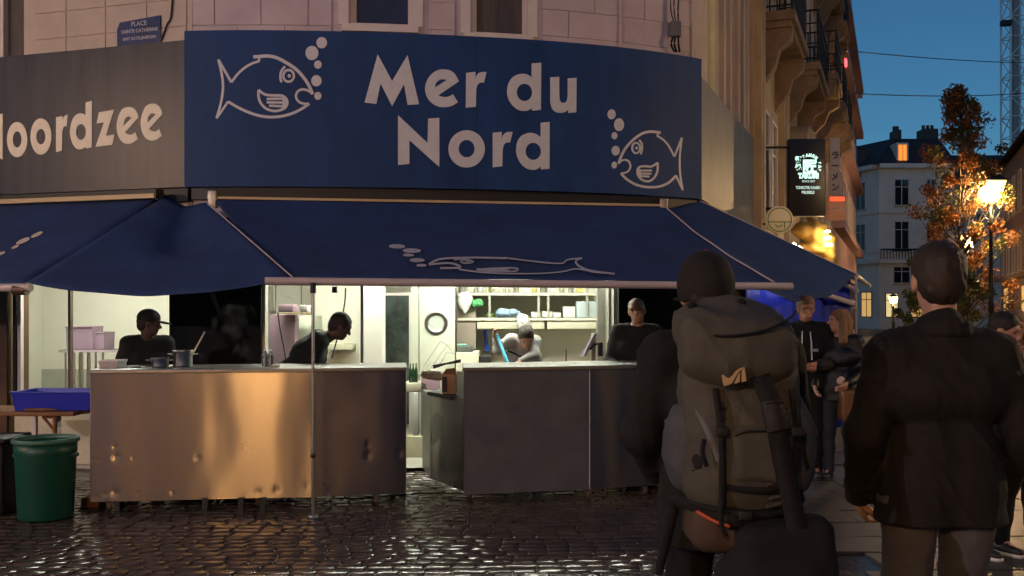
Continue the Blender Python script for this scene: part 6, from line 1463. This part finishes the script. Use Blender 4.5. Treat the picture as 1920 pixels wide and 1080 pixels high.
for x_, z_ in ((-.09, 1.215), (.135, 1.215), (-.02, .965)):
    q = MB(); q.bbox(L(x_ - .02, -.452, z_ - .014), L(x_ + .02, -.436, z_ + .014), .004); q.build('buckle', m_black, bp)
# flap hanging at his left hip
child(bp, 'hip_flap', [C(L(-.20, -.20, .93), L(-.235, -.15, .72), .022, .015)], .009, m_blk, .02)

# --- staff
shirt = fabric('black_tshirt', (.007, .009, .009), .85)
Yv = 8.72; J, s = pose(1.58, lean=16, absj=None, wrL=(-.28, .22, 1.03), elL=(-.27, .04, 1.14), wrR=(.22, .30, 1.05), elR=(.27, .10, 1.12))
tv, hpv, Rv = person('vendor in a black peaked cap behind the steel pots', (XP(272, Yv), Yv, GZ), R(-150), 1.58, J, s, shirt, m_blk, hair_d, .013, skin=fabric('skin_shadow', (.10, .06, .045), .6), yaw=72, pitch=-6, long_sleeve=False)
zc2 = hpv(0, 0, .02)[2]
cpv = child(tv, 'cap', [EL(hpv(0, -.008, .050), np.array((.093, .110, .092)) * s, Rv)], .010, MATS['black_cap'], .02, lambda Qg, F: np.maximum(F, zc2 - Qg[..., 2])); child(tv, 'cap_peak', [EL(hpv(0, .135, .022), np.array((.065, .075, .012)) * s, rotm(72, -12, 0))], .008, MATS['black_cap'])
Yw = 8.78; J, s = pose(1.68, lean=36, side=0, wrL=(-.2, .40, 1.15), elL=(-.25, .16, 1.16), wrR=(.2, .40, 1.15), elR=(.25, .16, 1.16))
J['head'] = J['head'] + np.array((0, .05, -.02)); 
# --- hunched vendor faces right along the counter
tw, hpw, Rw = person('hunched vendor in black bending over behind the thin pole', (XP(545, Yw) - .02, Yw, GZ), R(-80), 1.68, J, s, shirt, m_blk, hair_d, .013, skin=MATS['skin_shadow'], yaw=0, pitch=-25, build=1.28, hairstyle='short', wr=.006)
# --- man leaning on the right counter, facing the camera
Ym = 9.12; J, s = pose(1.66, lean=2, wrR=(.20, .30, 1.13), elR=(.27, .06, 1.14), wrL=(-.33, .42, 1.10), elL=(-.33, .14, 1.16))
person('bald smiling man in a black shirt behind the right counter', (XP(1193, Ym), Ym, GZ), R(180), 1.66, J, s, fabric('dark_green_shirt', (.012, .014, .013), .85), m_blk, hair_g, .012, yaw=-14, pitch=-2, roll=8, hairstyle='thin', build=1.22, hands=dict(L=dict(d=(.2, .8, -.2), n=(0, .2, -1)), R=dict(d=(-.2, .8, -.2), n=(0, .2, -1))))
# --- worker with the squeegee
Yk = 10.45; J, s = pose(1.66, lean=40)
fz = lambda px, py, dy=0.: np.array((-(XP(px, Yk - dy) - XP(985, Yk)), dy, ZP(py, Yk - dy) - .04)) / s
J, s = pose(1.66, lean=34, absj=dict(elL=fz(1002, 665, .32), wrL=fz(978, 677, .45), elR=fz(934, 655, .26), wrR=fz(930, 636, .30)))
J['shL'] = fz(1003, 641, .22) * s; J['shR'] = fz(958, 638, .22) * s; J['neck'] = fz(981, 640, .24) * s; J['chest'] = fz(980, 668, .14) * s; J['head'] = fz(986, 633, .34) * s; J['pelvis'] = np.array((0, -.02, .90)) * s
gs = fabric('grey_sweatshirt', (.36, .36, .35), .9, .1)
tk2, hpk, Rk = person('man in a grey sweatshirt wiping the kitchen with a blue squeegee', (XP(985, Yk), Yk, .04), R(180), 1.66, J, s, gs, m_blk, fabric('hair_dark2', (.035, .025, .018), .6), .012, pitch=-38, yaw=6, hem=.80, fit=.008, hands=dict(R=dict(d=(.1, .3, 1), n=(-.6, .6, .1), curl=1.2), L=dict(d=(.9, .4, -.3), n=(0, .2, -1))))
cs_ = J['chest']; sl0, sl1 = J['shL'], J['shR']
child(tk2, 'chest_stripe', [C(cs_ + np.array((-.14, .13, .03)), cs_ + np.array((0, .158, .0)), .011, .011), C(cs_ + np.array((0, .158, .0)), cs_ + np.array((.15, .12, .06)), .011, .011)], .008, m_black)
sq_ = thing('squeegee', 'light blue squeegee held by the man in the grey sweatshirt', 'squeegee', tuple(P(948, 690, 9.95)))
q = MB(); q.tube([P(932, 628, 10.12), P(944, 660, 9.97), P(957, 692, 9.85)], .016, 8); q.build('handle', mat('cyan_plastic', (.03, .38, .58), .4), sq_)
q = MB(); q.tube([P(948, 694, 9.85), P(970, 692, 9.85)], .014, 6); q.build('blade', m_black, sq_)

# --- guests by the blue sheet
Yg = 9.25; J, s = pose(1.68, lean=3, wrL=(-.10, .26, 1.12), elL=(-.27, .02, 1.12), wrR=(.24, .16, .92))
hood = fabric('black_hoodie', (.008, .008, .010), .85)
tg, hpg, Rg = person('man with glasses in a black hoodie with white cords', (XP(1510, Yg), Yg, GZ), R(168), 1.68, J, s, hood, m_blk, hair_f, .012, skin=m_skin2, yaw=8, pitch=-8, collar=True, fit=.024)
q = MB()
for sx in (-1, 1):
    c_ = hpg(sx * .032, .103, .014); q.tube([Vector(c_ + Rg @ np.array((.024 * math.cos(a), 0, .018 * math.sin(a)))) for a in np.linspace(0, 2 * math.pi, 13)], .0022, 5, cap=False); q.tube([Vector(hpg(sx * .056, .10, .016)), Vector(hpg(sx * .082, .01, .014))], .002, 4)
q.tube([Vector(hpg(-.008, .106, .016)), Vector(hpg(.008, .106, .016))], .002, 4); q.build('glasses', m_steel2, tg)
for sx in (-1, 1):
    q = MB(); n0 = J['neck'] + np.array((sx * .035, .085, -.03)); q.tube([Vector(n0), Vector(n0 + np.array((sx * .006, .055, -.10))), Vector(n0 + np.array((sx * .01, .06, -.20 - (.06 if sx < 0 else 0))))], .006, 6); q.build('cord', m_paper, tg)
q = MB(); c_ = J['chest'] + np.array((-.065, .147, -.02)); q.box(tuple(c_ - np.array((.035, .002, .012))), tuple(c_ + np.array((.035, .004, .012)))); q.build('chest_print', mat('print_grey', (.35, .35, .4), .7), tg)
child(tg, 'hood', [C(J['neck'] + np.array((-.07, -.05, .0)), J['neck'] + np.array((.07, -.05, .0)), .055, .055), C(J['neck'] + np.array((-.08, .0, -.01)), J['neck'] + np.array((-.05, .07, -.05)), .04, .03), C(J['neck'] + np.array((.08, .0, -.01)), J['neck'] + np.array((.05, .07, -.05)), .04, .03)], .012, hood, .03)
Yh = 9.15; J, s = pose(1.56, wrL=(-.14, .22, 1.02), elL=(-.24, .0, 1.13), wrR=(.20, .20, .98), elR=(.25, 0, 1.13))
thh, hph, _ = person('woman with shoulder length light brown hair in a black jacket', (XP(1574, Yh), Yh, GZ), R(150), 1.56, J, s, fabric('black_leather', (.010, .010, .012), .4), fabric('dark_jeans', (.03, .035, .05), .8), hair_b, .012, skin=m_skin, yaw=-62, pitch=4, hairstyle='long', build=.95, hem=.82)
hbg = thing('handbag', 'brown handbag hanging at the side of the woman', 'bag', (XP(1586, 9.0), 9.0, .6))
child(hbg, 'bag', [BX((XP(1588, 9.0), 9.02, ZP(760, 9.0)), (.06, .09, .14), .03)], .012, fabric('brown_leather', (.16, .07, .03), .5), .02)
q = MB(); q.tube(smoothpoly([(XP(1588, 9.0), 8.96, ZP(735, 9)), (XP(1590, 9.05), 9.05, ZP(690, 9)), (XP(1590, 9.1), 9.12, ZP(655, 9)), (XP(1588, 9.2), 9.2, ZP(735, 9.1))], n=5), .01, 6); q.build('strap', m_blk, hbg)
q = MB(); q.lathe((0, 0, 0), [(0, .012), (.03, .008), (.04, 0), (.03, -.008), (0, -.012)], 14); Mq = Matrix.Translation(P(1577, 714, 8.93)) @ Matrix.Rotation(R(90), 4, 'X'); q.v = [tuple(Mq @ Vector(p)) for p in q.v]; tag(q.build('round_purse', mat('pale_purse', (.6, .45, .4), .5)), 'small round pale purse held by the woman', 'purse')
# --- passers-by at the right edge
Yp = 6.35; J, s = pose(1.55, lean=6, wrL=(-.06, .20, 1.45), elL=(-.24, .16, 1.22), wrR=(.26, .06, .9))
person('dark haired passer-by behind the man in the dark jacket', (XP(1862, Yp), Yp, GZ), R(205), 1.55, J, s, shirt, m_blk, hair_d, .013, skin=m_skin, yaw=20, pitch=-18, long_sleeve=False, shoes=mat('black_sneaker', (.02, .02, .02), .5), sole=mat('white_sole', (.7, .7, .7), .5))
Yq = 6.9; J, s = pose(1.56, lean=2, wrR=(.1, .26, 1.1))
person('blond passer-by in a black shirt at the right edge', (XP(1903, Yq), Yq, GZ), R(150), 1.56, J, s, shirt, m_blk, hair_b, .013, skin=m_skin, yaw=10, pitch=-12, long_sleeve=False, hairstyle='long', shoes=MATS['black_sneaker'], sole=MATS['white_sole'])

# ------------------------------------------------------------------ steam over the stock pot
m = bpy.data.materials.new('steam'); m.use_nodes = True; t_ = m.node_tree; t_.nodes.clear()
o_ = t_.nodes.new('ShaderNodeOutputMaterial'); pv = t_.nodes.new('ShaderNodeVolumePrincipled'); pv.inputs['Color'].default_value = (.9, .9, .88, 1)
n_ = t_.nodes.new('ShaderNodeTexNoise'); n_.inputs['Scale'].default_value = 5.5; n_.inputs['Detail'].default_value = 4; n_.inputs['Distortion'].default_value = 1.6
r_ = t_.nodes.new('ShaderNodeMapRange'); r_.inputs[1].default_value = .52; r_.inputs[2].default_value = .75; r_.inputs[3].default_value = 0; r_.inputs[4].default_value = .7
tc_ = t_.nodes.new('ShaderNodeTexCoord'); t_.links.new(tc_.outputs['Object'], n_.inputs['Vector']); t_.links.new(n_.outputs['Fac'], r_.inputs[0]); t_.links.new(r_.outputs[0], pv.inputs['Density']); t_.links.new(pv.outputs[0], o_.inputs['Volume'])
V, Q = sdf_mesh([C(tuple(P(385, 670, 8.3)), tuple(P(430, 600, 8.45)), .06, .13), C(tuple(P(430, 600, 8.45)), tuple(P(462, 590, 8.5)), .13, .09), C(tuple(P(440, 640, 8.4)), tuple(P(470, 685, 8.3)), .10, .06)], .03, .05)
o = np_mesh('steam', V, Q, m); tag(o, 'faint wisps of steam in front of the dark pier', kind='stuff')
